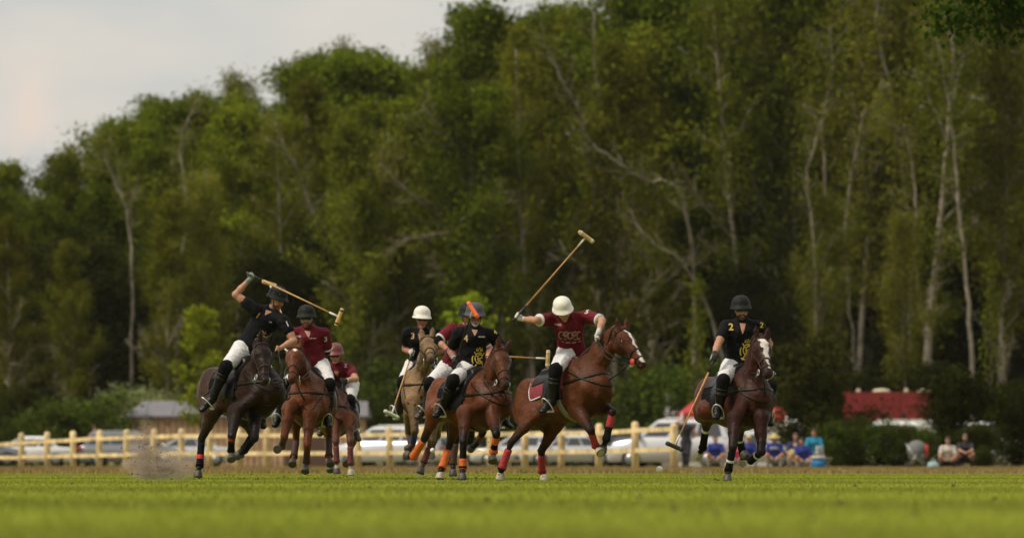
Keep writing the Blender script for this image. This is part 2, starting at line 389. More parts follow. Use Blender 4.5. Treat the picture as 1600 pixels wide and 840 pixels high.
def blades(name, n, y0, y1, h, w, m, lean=.35, base=0., dens=None, xs=None, label=None):
    y = y0+(y1-y0)*rng.random(n); x = (rng.random(n)*2-1)*(y*.100+.5) if xs is None else xs[0]+(xs[1]-xs[0])*rng.random(n)
    hh = h*(.55+.9*rng.random(n)); a = rng.random(n)*math.pi; ww = w*(.6+.8*rng.random(n))
    if dens is not None: hh = hh*dens(x, y)
    b = np.stack([x, y, np.full(n, base)], 1); d = np.stack([np.cos(a), np.sin(a), np.zeros(n)], 1)*ww[:, None]/2
    t = b+np.stack([(rng.random(n)-.5)*lean*hh*2, (rng.random(n)-.5)*lean*hh*2, hh], 1)
    V = np.stack([b-d, b+d, t], 1).reshape(-1, 3); g = rng.random(n)
    c = np.repeat(np.stack([.8+.5*g, .85+.35*g, .7+.6*g], 1), 3, 0)
    me = new_mesh(name, V, np.arange(3*n).reshape(-1, 3), m, False, c); return tag(link(name, me), label=None, kind='stuff')
def blade_mat(name, c, stripes=False):
    m = bpy.data.materials.new(name); m.use_nodes = True; N, L = m.node_tree.nodes, m.node_tree.links; b = N['Principled BSDF']
    b.inputs['Roughness'].default_value = .8; b.inputs['Specular IOR Level'].default_value = .1
    a = N.new('ShaderNodeAttribute'); a.attribute_name = 'tint'; v = N.new('ShaderNodeVectorMath'); v.operation = 'MULTIPLY'; v.inputs[1].default_value = c
    t = N.new('ShaderNodeTexCoord'); z = N.new('ShaderNodeTexNoise'); z.inputs['Scale'].default_value = .5; z.inputs['Detail'].default_value = 4; L.new(t.outputs['Object'], z.inputs['Vector'])
    mr = N.new('ShaderNodeMapRange'); mr.inputs['From Min'].default_value = .3; mr.inputs['From Max'].default_value = .7; mr.inputs['To Min'].default_value = .94; mr.inputs['To Max'].default_value = 1.04; L.new(z.outputs['Fac'], mr.inputs['Value'])
    v2 = N.new('ShaderNodeVectorMath'); v2.operation = 'SCALE'
    L.new(a.outputs['Color'], v.inputs[0]); L.new(v.outputs[0], v2.inputs[0]); L.new(mr.outputs['Result'], v2.inputs['Scale']); out = v2.outputs[0]
    if stripes:
        mp_ = N.new('ShaderNodeMapping'); mp_.inputs['Rotation'].default_value = (0, 0, R(5)); L.new(t.outputs['Object'], mp_.inputs['Vector'])
        w = N.new('ShaderNodeTexWave'); w.wave_type = 'BANDS'; w.bands_direction = 'Y'; w.inputs['Scale'].default_value = .021; w.inputs['Distortion'].default_value = 1.6; w.inputs['Detail'].default_value = 2; w.inputs['Detail Scale'].default_value = 1.2
        L.new(mp_.outputs['Vector'], w.inputs['Vector']); q = N.new('ShaderNodeMapRange'); q.inputs['To Min'].default_value = .84; q.inputs['To Max'].default_value = 1.13; L.new(w.outputs['Fac'], q.inputs['Value'])
        v3 = N.new('ShaderNodeVectorMath'); v3.operation = 'SCALE'; L.new(out, v3.inputs[0]); L.new(q.outputs['Result'], v3.inputs['Scale']); out = v3.outputs[0]
    L.new(out, b.inputs['Base Color']); return m
GB = blade_mat('grass_blades', (.268, .305, .040), True); GD = blade_mat('dry_grass', (.27, .20, .08)); GR = blade_mat('rank_grass', (.19, .155, .05))
blades('grass', 250000, 36, 108, .019, .012, GB)
blades('near_grass', 70000, 12, 36.5, .018, .009, GB)
blades('dry_grass', 60000, 103, 200, .07, .03, GD)
blades('rough_grass', 45000, 150, 215, .065, .05, GR, dens=lambda x, y: .35+.65*(np.sin(x*1.3)*np.sin(x*.37+1)+1)/1.6)
m = MB()
for i in range(110):
    y = 22+70*random.random()**1.1; x = (random.random()*2-1)*y*.095; s = .005+.015*random.random()**2
    m.lathe((x, y, .005), (random.random()-.5, random.random()-.5, 1), (1, 0, 0), [(s*.8, -.01), (s*1.2, s*.4), (s*.7, s*.9), (s*.1, s*1.1)], 7)
tag(m.build('turf_divots', mat('soil', (.035, .026, .014), 1., noise=.3, nscale=30)), kind='stuff')

# ------------------------------------------------------------------ trees
def leaf_mat(name, c, tr=.25, var=.35):
    m = bpy.data.materials.new(name); m.use_nodes = True; N, L = m.node_tree.nodes, m.node_tree.links; N.remove(N['Principled BSDF'])
    a = N.new('ShaderNodeAttribute'); a.attribute_name = 'tint'; v = N.new('ShaderNodeVectorMath'); v.operation = 'MULTIPLY'; v.inputs[1].default_value = c
    oi = N.new('ShaderNodeObjectInfo'); hs_ = N.new('ShaderNodeHueSaturation')
    r1 = N.new('ShaderNodeMapRange'); r1.inputs['To Min'].default_value = .498; r1.inputs['To Max'].default_value = .522; L.new(oi.outputs['Random'], r1.inputs['Value']); L.new(r1.outputs['Result'], hs_.inputs['Hue'])
    ml = N.new('ShaderNodeMath'); ml.operation = 'MULTIPLY'; ml.inputs[1].default_value = 7.31; fr = N.new('ShaderNodeMath'); fr.operation = 'FRACT'; L.new(oi.outputs['Random'], ml.inputs[0]); L.new(ml.outputs[0], fr.inputs[0])
    r2 = N.new('ShaderNodeMapRange'); r2.inputs['To Min'].default_value = 1-var; r2.inputs['To Max'].default_value = 1+var; L.new(fr.outputs[0], r2.inputs['Value']); L.new(r2.outputs['Result'], hs_.inputs['Value'])
    L.new(a.outputs['Color'], v.inputs[0]); L.new(v.outputs[0], hs_.inputs['Color'])
    d = N.new('ShaderNodeBsdfDiffuse'); t = N.new('ShaderNodeBsdfTranslucent'); mx = N.new('ShaderNodeMixShader'); mx.inputs['Fac'].default_value = tr
    L.new(hs_.outputs['Color'], d.inputs['Color']); L.new(hs_.outputs['Color'], t.inputs['Color']); L.new(d.outputs[0], mx.inputs[1]); L.new(t.outputs[0], mx.inputs[2]); L.new(mx.outputs[0], N['Material Output'].inputs['Surface']); return m
L_BROAD = leaf_mat('leaves_broad', (.125, .152, .011), .35); L_OLIVE = leaf_mat('leaves_olive', (.138, .146, .014), .35); L_BIRCH = leaf_mat('leaves_birch', (.148, .148, .020), .35)
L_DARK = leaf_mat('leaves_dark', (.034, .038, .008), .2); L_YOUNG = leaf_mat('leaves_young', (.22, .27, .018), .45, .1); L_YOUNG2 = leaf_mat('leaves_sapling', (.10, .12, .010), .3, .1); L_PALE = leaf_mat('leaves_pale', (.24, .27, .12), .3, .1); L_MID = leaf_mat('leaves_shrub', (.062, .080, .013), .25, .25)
L_DEEP = leaf_mat('leaves_deep', (.03, .06, .008), .3, .1)
BARK = mat('bark', (.085, .065, .045), .9, noise=.4, nscale=3); BARKP = mat('pale_bark', (.36, .31, .24), .85, noise=.35, nscale=2.5)
BIRCHB = mat('birch_bark', (.27, .24, .19), .8, noise=.6, nscale=2.2)
def tree_proto(H, crown0, cw, nl, nleaf, lsize, lm, bark, r0, seed, droop=0., up=.6, shape=1., lean=0., bare=0, tintlo=.65, clump=.8, spread=1.):
    g = np.random.default_rng(seed)
    hs = np.linspace(0, 1, 9); tr = np.stack([lean*H*hs**1.5+.012*H*np.sin(hs*5+g.random()*6)*hs, .012*H*np.sin(hs*4+g.random()*6)*hs, H*hs*.97], 1)
    m = MB(); m.tube(tr, [r0*(1-.92*t)+.01 for t in hs], 8)
    def at(t): return np.array([np.interp(t, hs, tr[:, i]) for i in range(3)])
    ends = []; 
    for i in range(nl):
        t = crown0+(.97-crown0)*((i+.5)/nl)**.9; a = i*2.4+g.random()*1.2; p = at(t); q = (t-crown0)/(1-crown0)
        prof = (math.sin(math.pi*min(1, q*.80+.17))**.75)*shape+(1-shape)*(1-q*.85)
        L = cw*prof*(.5+.85*g.random()); d = np.array((math.cos(a), math.sin(a), up*(.6+.8*g.random())-droop*.2)); d = nrm(d)
        pts = [p]; 
        for k in range(5):
            d = nrm(d+np.array(((g.random()-.5)*.5, (g.random()-.5)*.5, (g.random()-.45)*.35-droop*.06))); pts.append(pts[-1]+d*L/5)
        rr = r0*.42*(1-t*.75)+.015; m.tube(pts, [rr, rr*.8, rr*.6, rr*.42, rr*.25, .01], 5)
        for k in range(1, 6):
            ends.append((pts[k], .45+.25*k, L)) 
            for _ in range(2):
                dd = nrm(d+(g.random(3)-.5)*1.8-np.array((0, 0, droop*.7))); e = pts[k]+dd*L*.22*(.5+g.random()); m.tube([pts[k], (pts[k]+e)/2+(g.random(3)-.5)*.1, e], [rr*.3+.008, .012, .007], 4)
                ends.append((e, .9, L)); ends.append(((pts[k]+e)/2, .7, L))
    for i in range(bare):
        t = crown0*.5+.45*g.random(); a = g.random()*6.3; p = at(t); d = nrm((math.cos(a), math.sin(a), .7+1.3*g.random())); L = cw*(.6+.6*g.random()); pts = [p]
        for k in range(6): d = nrm(d+(g.random(3)-.5)*.45); pts.append(pts[-1]+d*L/5)
        rr = r0*.30; m.tube(pts, [rr, rr*.85, rr*.7, rr*.5, rr*.3, .02, .012], 5)
        for k in (1, 2, 3, 4, 5, 3, 4, 5):
            e = pts[k]+nrm(d+(g.random(3)-.5)*1.4)*L*.32; h_ = (pts[k]+e)/2+(g.random(3)-.5)*.25; m.tube([pts[k], h_, e], [rr*.38, rr*.25, .01], 4)
            for _ in range(2): m.tube([h_, h_+nrm(d+(g.random(3)-.5)*1.8)*L*.16], [rr*.2, .008], 4)
    P_ = np.array([e[0] for e in ends]); W = np.array([e[1] for e in ends]); W /= W.sum()
    ix = g.choice(len(P_), nleaf, p=W); tint = (tintlo+(1.35-tintlo)*g.random(len(P_)))[ix]
    off = g.normal(size=(nleaf, 3))*np.array((clump, clump, clump*.72))*spread
    if droop > 0: off[:, 2] -= np.abs(g.normal(size=nleaf))*droop*1.1
    C = P_[ix]+off
    n = g.normal(size=(nleaf, 3))*.75+off/(np.linalg.norm(off, axis=1)[:, None]+1e-6)*.6; rad = C.copy(); rad[:, 2] = 0; n += rad/(np.linalg.norm(rad, axis=1)[:, None]+1e-6)*.15; n[:, 2] += .4
    a1 = np.cross(n, g.normal(size=(nleaf, 3))); a1 /= np.linalg.norm(a1, axis=1)[:, None]; b1 = np.cross(n, a1); b1 /= np.linalg.norm(b1, axis=1)[:, None]
    s = (lsize*(.6+.8*g.random(nleaf)))[:, None]
    V = np.stack([C-a1*s*.5, C+b1*s*.33-a1*s*.05, C+a1*s*.55, C-b1*s*.33-a1*s*.05], 1).reshape(-1, 3)
    tt = tint*(.8+.4*g.random(nleaf)); yel = (.9+.25*g.random(nleaf))
    c = np.repeat(np.stack([tt*yel, tt, tt*.9], 1), 4, 0)
    top = C[:, 2].max()
    return dict(trunk=new_mesh('trunk', np.array(m.V), m.F, bark), crown=new_mesh('crown', V, np.arange(4*nleaf).reshape(-1, 4), lm, False, c), H=float(np.percentile(C[:, 2], 99.7)))
DUP = {}
def plant(proto, name, label, cat, group, px, topy, D, rz=None, wx=1., dz=0., dedup=0):
    H = CH+(HZ-topy)*D/F; s = H/proto['H']; X = (px-800)*D/F
    o = empty(name, (X, D, -.05+dz), random.random()*6.28 if rz is None else rz); o.scale = (s*wx, s*wx, s)
    tag(o, label, cat, group)
    if dedup: DUP.setdefault(label, []).append((px, o))
    link('trunk', proto['trunk'], o); link('crown', proto['crown'], o); return o
broad = [tree_proto(25, .10, 5.0, 34, 34000, .25, L_BROAD, BARKP, .26, s, up=.85, clump=.52, bare=6, lean=l, shape=.9, tintlo=.45) for s, l in ((1, .02), (2, -.04), (3, .04))]
olive = [tree_proto(25, .16, 4.4, 28, 21000, .23, L_OLIVE, BARKP, .22, s, up=1.25, clump=.46, bare=12, lean=l, shape=.8, tintlo=.5) for s, l in ((11, .05), (12, -.06))]
birch = [tree_proto(26, .34, 3.6, 26, 17000, .20, L_BIRCH, BIRCHB, .15, s, droop=.9, up=1.7, clump=.5, bare=3, lean=l) for s, l in ((21, .03), (22, -.04), (23, .06))]
wispy = [tree_proto(26, .22, 3.2, 20, 8000, .19, L_OLIVE, BARKP, .20, s, droop=.3, up=1.4, clump=.5, bare=3, lean=l) for s, l in ((31, .10), (32, -.12))]
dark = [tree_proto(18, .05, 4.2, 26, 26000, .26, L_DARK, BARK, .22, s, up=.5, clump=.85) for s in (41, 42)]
prof = [(-120, 300), (53, 243), (130, 208), (200, 192), (290, 160), (350, 150), (400, 130), (450, 105), (540, 82), (600, 104), (635, 142), (665, 118), (720, 74), (745, 34), (800, 14), (870, 16), (900, -10), (960, -60), (1720, -160)]
def py_at(x): return float(np.interp(x, [p[0] for p in prof], [p[1] for p in prof]))
WHERE = [(120, 'above the far left white car'), (235, 'above the silver shrub'), (330, 'above the wooden barn'), (430, 'above the rider with raised arm'), (540, 'above the maroon riders at left'), (640, 'where the treeline dips'), (740, 'above the white helmet by the pale pony'),
         (850, 'left of the raised mallet'), (960, 'behind the raised mallet head'), (1080, 'right of the raised mallet'), (1200, 'above the rightmost rider'), (1320, 'above the dark rounded bush'), (1440, 'above the red lorry'), (1560, 'near the right edge'), (9999, 'at the far right edge')]
def where(x): return next(w for lim, w in WHERE if x < lim)
KN = {id(p): k for k, ps in (('broad', broad), ('olive', olive), ('birch', birch), ('wispy', wispy), ('dark', dark)) for p in ps}
DESC = {'broad': ('broadleaf_tree', 'dense green broadleaf tree'), 'olive': ('tall_tree', 'olive tree with pale limbs'), 'birch': ('birch_tree', 'drooping whitish birch'), 'wispy': ('thin_tree', 'thin sparse pale branched tree'), 'dark': ('dark_tree', 'low dark tree')}
ROWN = ['front row', 'second row', 'third row', 'back row']
random.seed(21)
rows = [(308, 102, 1.10, 20), (326, 92, .62, -5), (345, 84, .22, 40), (366, 100, .10, -40)]
for ri, (D0, step, short, ph) in enumerate(rows):
    x = -90+ph
    while x < 1720:
        xx = x+random.uniform(-28, 28); top = py_at(xx)
        right = xx > 1120
        if ri == 0: ps = (birch+wispy if random.random() < .72 else olive) if right else (olive+broad if random.random() < .45 else wispy+birch+olive)
        elif ri == 1: ps = (birch+olive+broad) if right else broad+broad+olive
        else: ps = broad+olive+(wispy if ri == 3 and xx < 520 else broad)
        p = random.choice(ps); D = D0+random.uniform(-7, 7)
        t = top-(16 if xx < 700 else 6)+short*random.uniform(.35, 1.0)*(110+70*random.random())*(1 if xx < 1150 else .4)
        k = KN[id(p)]; nm, ds = DESC[k]
        plant(p, nm, '%s, %s, %s' % (ds, ROWN[ri], where(xx)), 'tree', 'trees of the wood behind the field', xx, t, D, wx=random.uniform(.85, 1.15), dedup=1)
        x += step
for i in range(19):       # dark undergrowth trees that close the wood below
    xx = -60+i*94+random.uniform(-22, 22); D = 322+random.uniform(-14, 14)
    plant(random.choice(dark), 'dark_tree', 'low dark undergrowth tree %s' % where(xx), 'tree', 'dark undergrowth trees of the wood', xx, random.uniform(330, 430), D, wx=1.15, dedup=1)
# single trees that stand out of the treeline
for p, xx, t, D, lb in ((broad[1], 778, 8, 330, 'rounded dark crown rising highest beside the sky gap'), (wispy[0], 120, 205, 352, 'nearly bare greyish tree top at the far left of the skyline'), (broad[2], 232, 172, 352, 'bright green top on the left part of the skyline'),
                        (birch[0], 1560, 40, 300, 'tall birch beyond the right edge of the field'), (birch[1], 1418, 330, 298, 'slender pale trunk above the red lorry'), (birch[2], 1275, 300, 300, 'slender birch trunk above the dark rounded bush')):
    plant(p, 'tall_tree' if p not in birch else 'birch_tree', lb, 'tree', None, xx, t, D, rz=.4, wx=.9)
for lb, L_ in DUP.items():
    if len(L_) > 1 and len(lb.split()) <= 14:
        L_.sort(key=lambda q: -q[1].scale[2])
        for i, (x_, o_) in enumerate(L_): o_['label'] = lb+', '+(['taller', 'lower'] if len(L_) == 2 else ['tallest', 'middling', 'lowest', 'stunted', 'smallest'])[i]+' one'
for i, (xx, t) in enumerate(((75, 226), (165, 196), (262, 158), (322, 138), (386, 112), (432, 92), (486, 84), (560, 66), (668, 96), (705, 62), (836, 4))):
    plant((wispy+birch)[(i*2) % 5], 'thin_tree', 'feathery thin tree top breaking the skyline '+['at the far left end', 'above the left fence posts', 'just left of the young tree', 'right above the young tree', 'above the raised gloved hand', 'above the swung mallet', 'above the mallet head at left', 'on the highest left crown', 'right of the sky gap', 'on the slope right of the sky gap', 'beside the tallest rounded crown'][i], 'tree', 'thin trees on the skyline', xx, t, 372+i % 3*4, i*1.3, .75)
def leaning_tree(name, label, path, D, r0, seed, nleaf=1800, twigs=16, leafm=None, tip=.03):
    "a slim tree whose bowed trunk is given by points; twigs and thin foliage towards its end"
    g = np.random.default_rng(seed); ctrl = [P(x, y, D+dz) for x, y, dz in path]; ctrl[0][2] = -.1
    n = 26; cs = np.array(ctrl); tt = np.linspace(0, len(cs)-1, n); pts = []
    for t in tt:   # Catmull-Rom through the control points
        i = min(int(t), len(cs)-2); f = t-i; p0, p1, p2, p3 = cs[max(i-1, 0)], cs[i], cs[i+1], cs[min(i+2, len(cs)-1)]
        pts.append(.5*((2*p1)+(-p0+p2)*f+(2*p0-5*p1+4*p2-p3)*f*f+(-p0+3*p1-3*p2+p3)*f**3)+g.normal(size=3)*.04)
    o = empty(name, (cs[0][0], D, 0)); tag(o, label, 'tree', 'slim leaning birches at the front of the wood'); b = np.array(o.location)
    m = MB(); m.tube(pts, [r0*(1-i/(n-1))+tip for i in range(n)], 7); ends = []
    for i in range(twigs):
        k = int(n*(.38+.6*(i+.5)/twigs)); k = min(k, n-2); d0 = nrm(pts[k+1]-pts[k]); d = nrm(d0*.9+(g.random(3)-.5)*1.8); L = (1.2+2.2*g.random())*(1.15-.5*k/n); q = [pts[k]]
        for _ in range(4): d = nrm(d+(g.random(3)-.5)*.5+np.array((0, 0, .05))); q.append(q[-1]+d*L/4)
        rr = r0*.32*(1-k/n)+.018; m.tube(q, [rr, rr*.8, rr*.55, rr*.35, .008], 5); ends += q[2:]
        for _ in range(2): e = q[2]+nrm(d+(g.random(3)-.5)*1.5)*L*.35; m.tube([q[2], e], [rr*.35, .008], 4); ends.append(e)
    m.build('trunk', mat('weathered_birch_bark', (.27, .235, .18), .85, noise=.6, nscale=1.6), o, b)
    E_ = np.array(ends); C = E_[g.integers(0, len(E_), nleaf)]+g.normal(size=(nleaf, 3))*.42; C[:, 2] -= np.abs(g.normal(size=nleaf))*.35
    a1 = g.normal(size=(nleaf, 3)); a1 /= np.linalg.norm(a1, axis=1)[:, None]; b1 = np.cross(a1, g.normal(size=(nleaf, 3))); b1 /= np.linalg.norm(b1, axis=1)[:, None]; s = (.16*(.6+.8*g.random(nleaf)))[:, None]
    V = np.stack([C-a1*s*.5, C+b1*s*.33, C+a1*s*.55, C-b1*s*.33], 1).reshape(-1, 3)-b; c = np.repeat((.7+.6*g.random(nleaf))[:, None]*np.ones(3), 4, 0)
    link('crown', new_mesh('crown', V, np.arange(4*nleaf).reshape(-1, 4), leafm or L_BIRCH, False, c), o)
for i, (lb, pa_, D_, r_, nl_) in enumerate((
    ('tall pale birch near the right edge, its bare trunk forking high up', [(1521, 728, 0), (1518, 560, 0), (1508, 420, 0), (1492, 250, 0), (1476, 120, .5), (1464, 60, 1)], 294, .24, 1500),
    ('whitish straight trunk rising above the red lorry', [(1418, 728, 0), (1420, 600, 0), (1424, 430, 0), (1430, 300, 0), (1412, 190, 1)], 297, .20, 1600),
    ('slender trunk just right of the dark rounded bush', [(1340, 728, 0), (1334, 560, 0), (1322, 400, 0), (1330, 280, 1), (1352, 170, 1)], 298, .17, 1600),
    ('slender trunk above the dark rounded bush', [(1282, 728, 0), (1276, 520, 0), (1272, 380, 0), (1262, 270, 0), (1290, 170, 1)], 296, .18, 1600),
    ('pale limb reaching up left just above the raised mallet head', [(1075, 728, 0), (1085, 480, 2), (1062, 302, 0), (1000, 278, -1), (925, 225, -1)], 298, .17, 900),
    ('pale limb leaning left, right of the raised mallet', [(1160, 728, 0), (1120, 520, 2), (1066, 412, 0), (1010, 372, -1), (985, 330, -1)], 299, .15, 900),
    ('long pale limb leaning up left high in the middle of the wood', [(960, 728, 0), (940, 400, 2), (912, 200, 0), (880, 130, -1), (850, 70, -1)], 300, .17, 1000),
    ('twin topped pale birch high in the middle', [(948, 728, 0), (944, 420, 0), (942, 230, 0), (930, 100, 0), (925, -20, 0)], 302, .19, 1300),
    ('crooked pale limb right of the sky gap', [(800, 728, 0), (775, 420, 2), (742, 252, 0), (700, 215, -1), (662, 165, -1)], 299, .17, 900),
    ('crooked pale limb left of the raised mallet shaft', [(760, 728, 0), (735, 480, 2), (690, 345, 0), (640, 300, -1), (592, 255, -1)], 299, .16, 900),
    ('low curved pale limb above the white helmet of jersey 3', [(790, 728, 0), (775, 500, 1), (725, 376, 0), (670, 368, -1), (620, 378, -1)], 298, .13, 700),
    ('grey trunk above the head of the far left rider', [(520, 728, 0), (505, 420, 0), (478, 300, 0), (450, 240, -1), (425, 190, -1)], 300, .16, 900),
    ('thin grey trunk above the young tree at the left', [(268, 728, 0), (280, 480, 0), (290, 320, 0), (282, 230, 0), (300, 170, 0)], 301, .16, 900),
    ('thin grey trunk above the silver shrub at the left', [(200, 728, 0), (207, 480, 0), (200, 340, 0), (182, 290, 0), (160, 240, 0)], 301, .14, 900),
    ('slanting pale trunk in the upper right of the wood', [(1480, 728, 0), (1430, 420, 1), (1392, 150, 0), (1374, 60, 0), (1366, -20, 0)], 300, .17, 1200),
    ('crooked trunk in the upper right centre of the wood', [(1230, 728, 0), (1290, 420, 1), (1285, 200, 0), (1300, 120, 0), (1296, 40, 0)], 300, .15, 1300))):
    leaning_tree('slim_birch', lb, pa_, D_+(4 if i < 4 else (3 if i < 11 else 9)), r_*(.52 if i < 4 else .60), 100+i, nl_)
# nearer planted trees and shrubs
young = tree_proto(7.5, .20, 1.7, 24, 2400, .20, L_YOUNG, BARK, .06, 51, up=1.0, clump=.17, shape=.45)
young2 = tree_proto(7.5, .2, 1.0, 18, 850, .18, L_YOUNG2, BARK, .06, 52, up=1.3, clump=.2)
shr = tree_proto(3.2, .03, 1.9, 22, 6000, .16, L_MID, BARK, .05, 53, up=.7, clump=.28)
pale = tree_proto(3.2, .03, 2.2, 22, 4500, .14, L_PALE, BARK, .05, 54, up=.9, clump=.22)
dkb = tree_proto(5.2, .02, 2.2, 34, 16000, .17, L_DARK, BARK, .08, 55, up=.6, clump=.34)
deep = tree_proto(13.5, .70, 3.0, 26, 12000, .17, L_DEEP, BARK, .16, 56, up=.35, clump=.34)
plant(young, 'young_tree', 'bright yellow green young tree behind the barn roof end, left of the raised arm', 'tree', None, 315, 478, 262, .3, 1.1)
plant(young, 'young_tree', 'bright young tree mostly hidden behind the grey helmet rider', 'tree', None, 733, 458, 258, 2., 1.0)
plant(young2, 'young_tree', 'thin yellow green young tree left of the rider in jersey 2', 'tree', None, 1088, 432, 240, 1., .7)
plant(shr, 'shrub', 'bright green bush at the foot of the thin young tree', 'shrub', None, 1082, 560, 243, 1., .8)
plant(young2, 'young_tree', 'bright sparse sapling at the right edge of the picture', 'tree', None, 1548, 400, 205, 1., .6)
plant(dkb, 'dark_bush', 'large dark rounded bush right of the rider in jersey 2', 'bush', None, 1268, 524, 216, 1., 1.0)
plant(dkb, 'dark_bush', 'dark spreading bush above the two people sitting at the right edge', 'bush', None, 1488, 572, 204, 2.5, .98)
plant(dkb, 'dark_bush', 'dark bush cut by the right edge of the picture', 'bush', None, 1585, 590, 215, .5, 1.)
for i, (xx, t, D, w) in enumerate(((1302, 655, 192, 1.1), (1335, 648, 194, 1.2), (1368, 655, 192, 1.1), (1402, 662, 194, 1.1), (1440, 660, 196, 1.1), (1532, 660, 194, 1.2))):
    plant((shr, dkb)[i % 2], 'hedge_bush', ['leafy bush beside the blue cool box', 'taller bush left of the white van roof', 'dark bush before the white van', 'bush left of the pushchair', 'bush right of the pushchair', 'bush behind the dark dressed man sitting at the right'][i], 'bush', 'bushes behind the spectators', xx, t, D, i*1.1, w)
for i, (xx, t, D, w, lb, pr) in enumerate(((95, 628, 262, 1.5, 'green shrub above the white car at the far left', shr), (135, 612, 268, 1.5, 'taller green shrub left of the barn', shr), (50, 640, 268, 1.4, 'low green shrub at the left picture edge', shr), (205, 604, 290, 1.3, 'silvery pale shrub rising behind the barn roof', pale),
        (240, 598, 288, 1.3, 'pale feathery shrub behind the barn roof, beside the young tree', pale), (612, 545, 292, 1.0, 'olive bush left of the pale golden pony', shr), (560, 590, 288, .9, 'low bush right of the barn', shr), (800, 590, 282, 1.0, 'green bush between the two middle bay ponies', shr), (842, 610, 290, .9, 'low bush behind the middle bay', shr),
        (1022, 566, 286, 1.0, 'green bush above the silver off-roader', shr), (985, 592, 292, .9, 'bush right of the stretched horse head', shr), (1180, 585, 290, 1., 'bush behind the dark bay', shr), (1345, 575, 300, 1., 'dark bush left of the red lorry roof', dkb), (420, 560, 300, 1.2, 'dark bush behind the barn, under the raised arm', dkb), (680, 570, 300, 1.2, 'dark bush behind the golden pony', dkb), (20, 600, 285, 1.2, 'dark bush beyond the left picture edge', dkb), (910, 580, 302, 1.3, 'dark bush behind the middle rider', dkb), (1440, 560, 300, 1.3, 'dark bush right of the red lorry roof', dkb))):
    plant(pr, 'shrub', lb, 'shrub', 'shrubs between the cars and the wood', xx, t, D, i*1.7, w)
o = plant(deep, 'overhanging_tree', 'nearer dark green tree whose twigs hang in at the top right corner', 'tree', None, 1625, -290, 108, 2.2, .9)
# ------------------------------------------------------------------ fence
FW = mat('fence_wood', (.74, .57, .29), .8, noise=.45, nscale=2.2)
px_ = [-50, -8, 33, 74, 115, 155, 197, 240, 283, 328, 372, 417, 469, 516, 560, 609, 660, 715, 766, 820, 877, 935, 993, 1053]
fD = lambda x: float(np.interp(x, (-50, 155, 300, 600, 900, 993, 1053), (200, 186, 179, 172, 164, 157, 152)))
ft = lambda x: float(np.interp(x, (-50, 74, 155, 283, 609, 878, 993, 1053), (678, 674, 671, 669, 666, 664, 658, 661)))
r1 = lambda x: float(np.interp(x, (-50, 60, 155, 300, 600, 935, 993, 1053), (697, 690, 684, 680, 679, 676, 672, 670)))
r2 = lambda x: float(np.interp(x, (-50, 60, 155, 300, 600, 935, 993, 1053), (716, 713, 711, 708, 707, 705, 703, 701)))
fence = empty('paddock_fence', P(500, 733, 175)*np.array((1, 1, 0))); tag(fence, 'pale yellow wooden post and rail fence running along the field edge', 'fence')
fb = np.array(fence.location)
for x in px_:
    D = fD(x); p = P(x, ft(x), D); m = MB(); rr = .112
    m.lathe((p[0], p[1], -.1), (random.uniform(-.02, .02), random.uniform(-.02, .02), 1.), (1, 0, 0), [(rr, 0), (rr, p[2]+.02), (rr*.8, p[2]+.07), (rr*.4, p[2]+.10)], 10); m.build('post', FW, fence, fb)
for f_, nm in ((r1, 'rail'), (r2, 'rail')):
    for a, b in zip(px_[:-1], px_[1:]):
        p, q = P(a, f_(a)+random.uniform(-.7, .7), fD(a)-.13), P(b, f_(b)+random.uniform(-.7, .7), fD(b)-.13); d = nrm(q-p); m = MB(); M_ = np.array([d, np.cross((0, 0, 1.), d), (0, 0, 1.)]).T
        m.box((p+q)/2, (np.linalg.norm(q-p)+.05, .05, .135), M_); m.build(nm, FW, fence, fb, smooth=False)
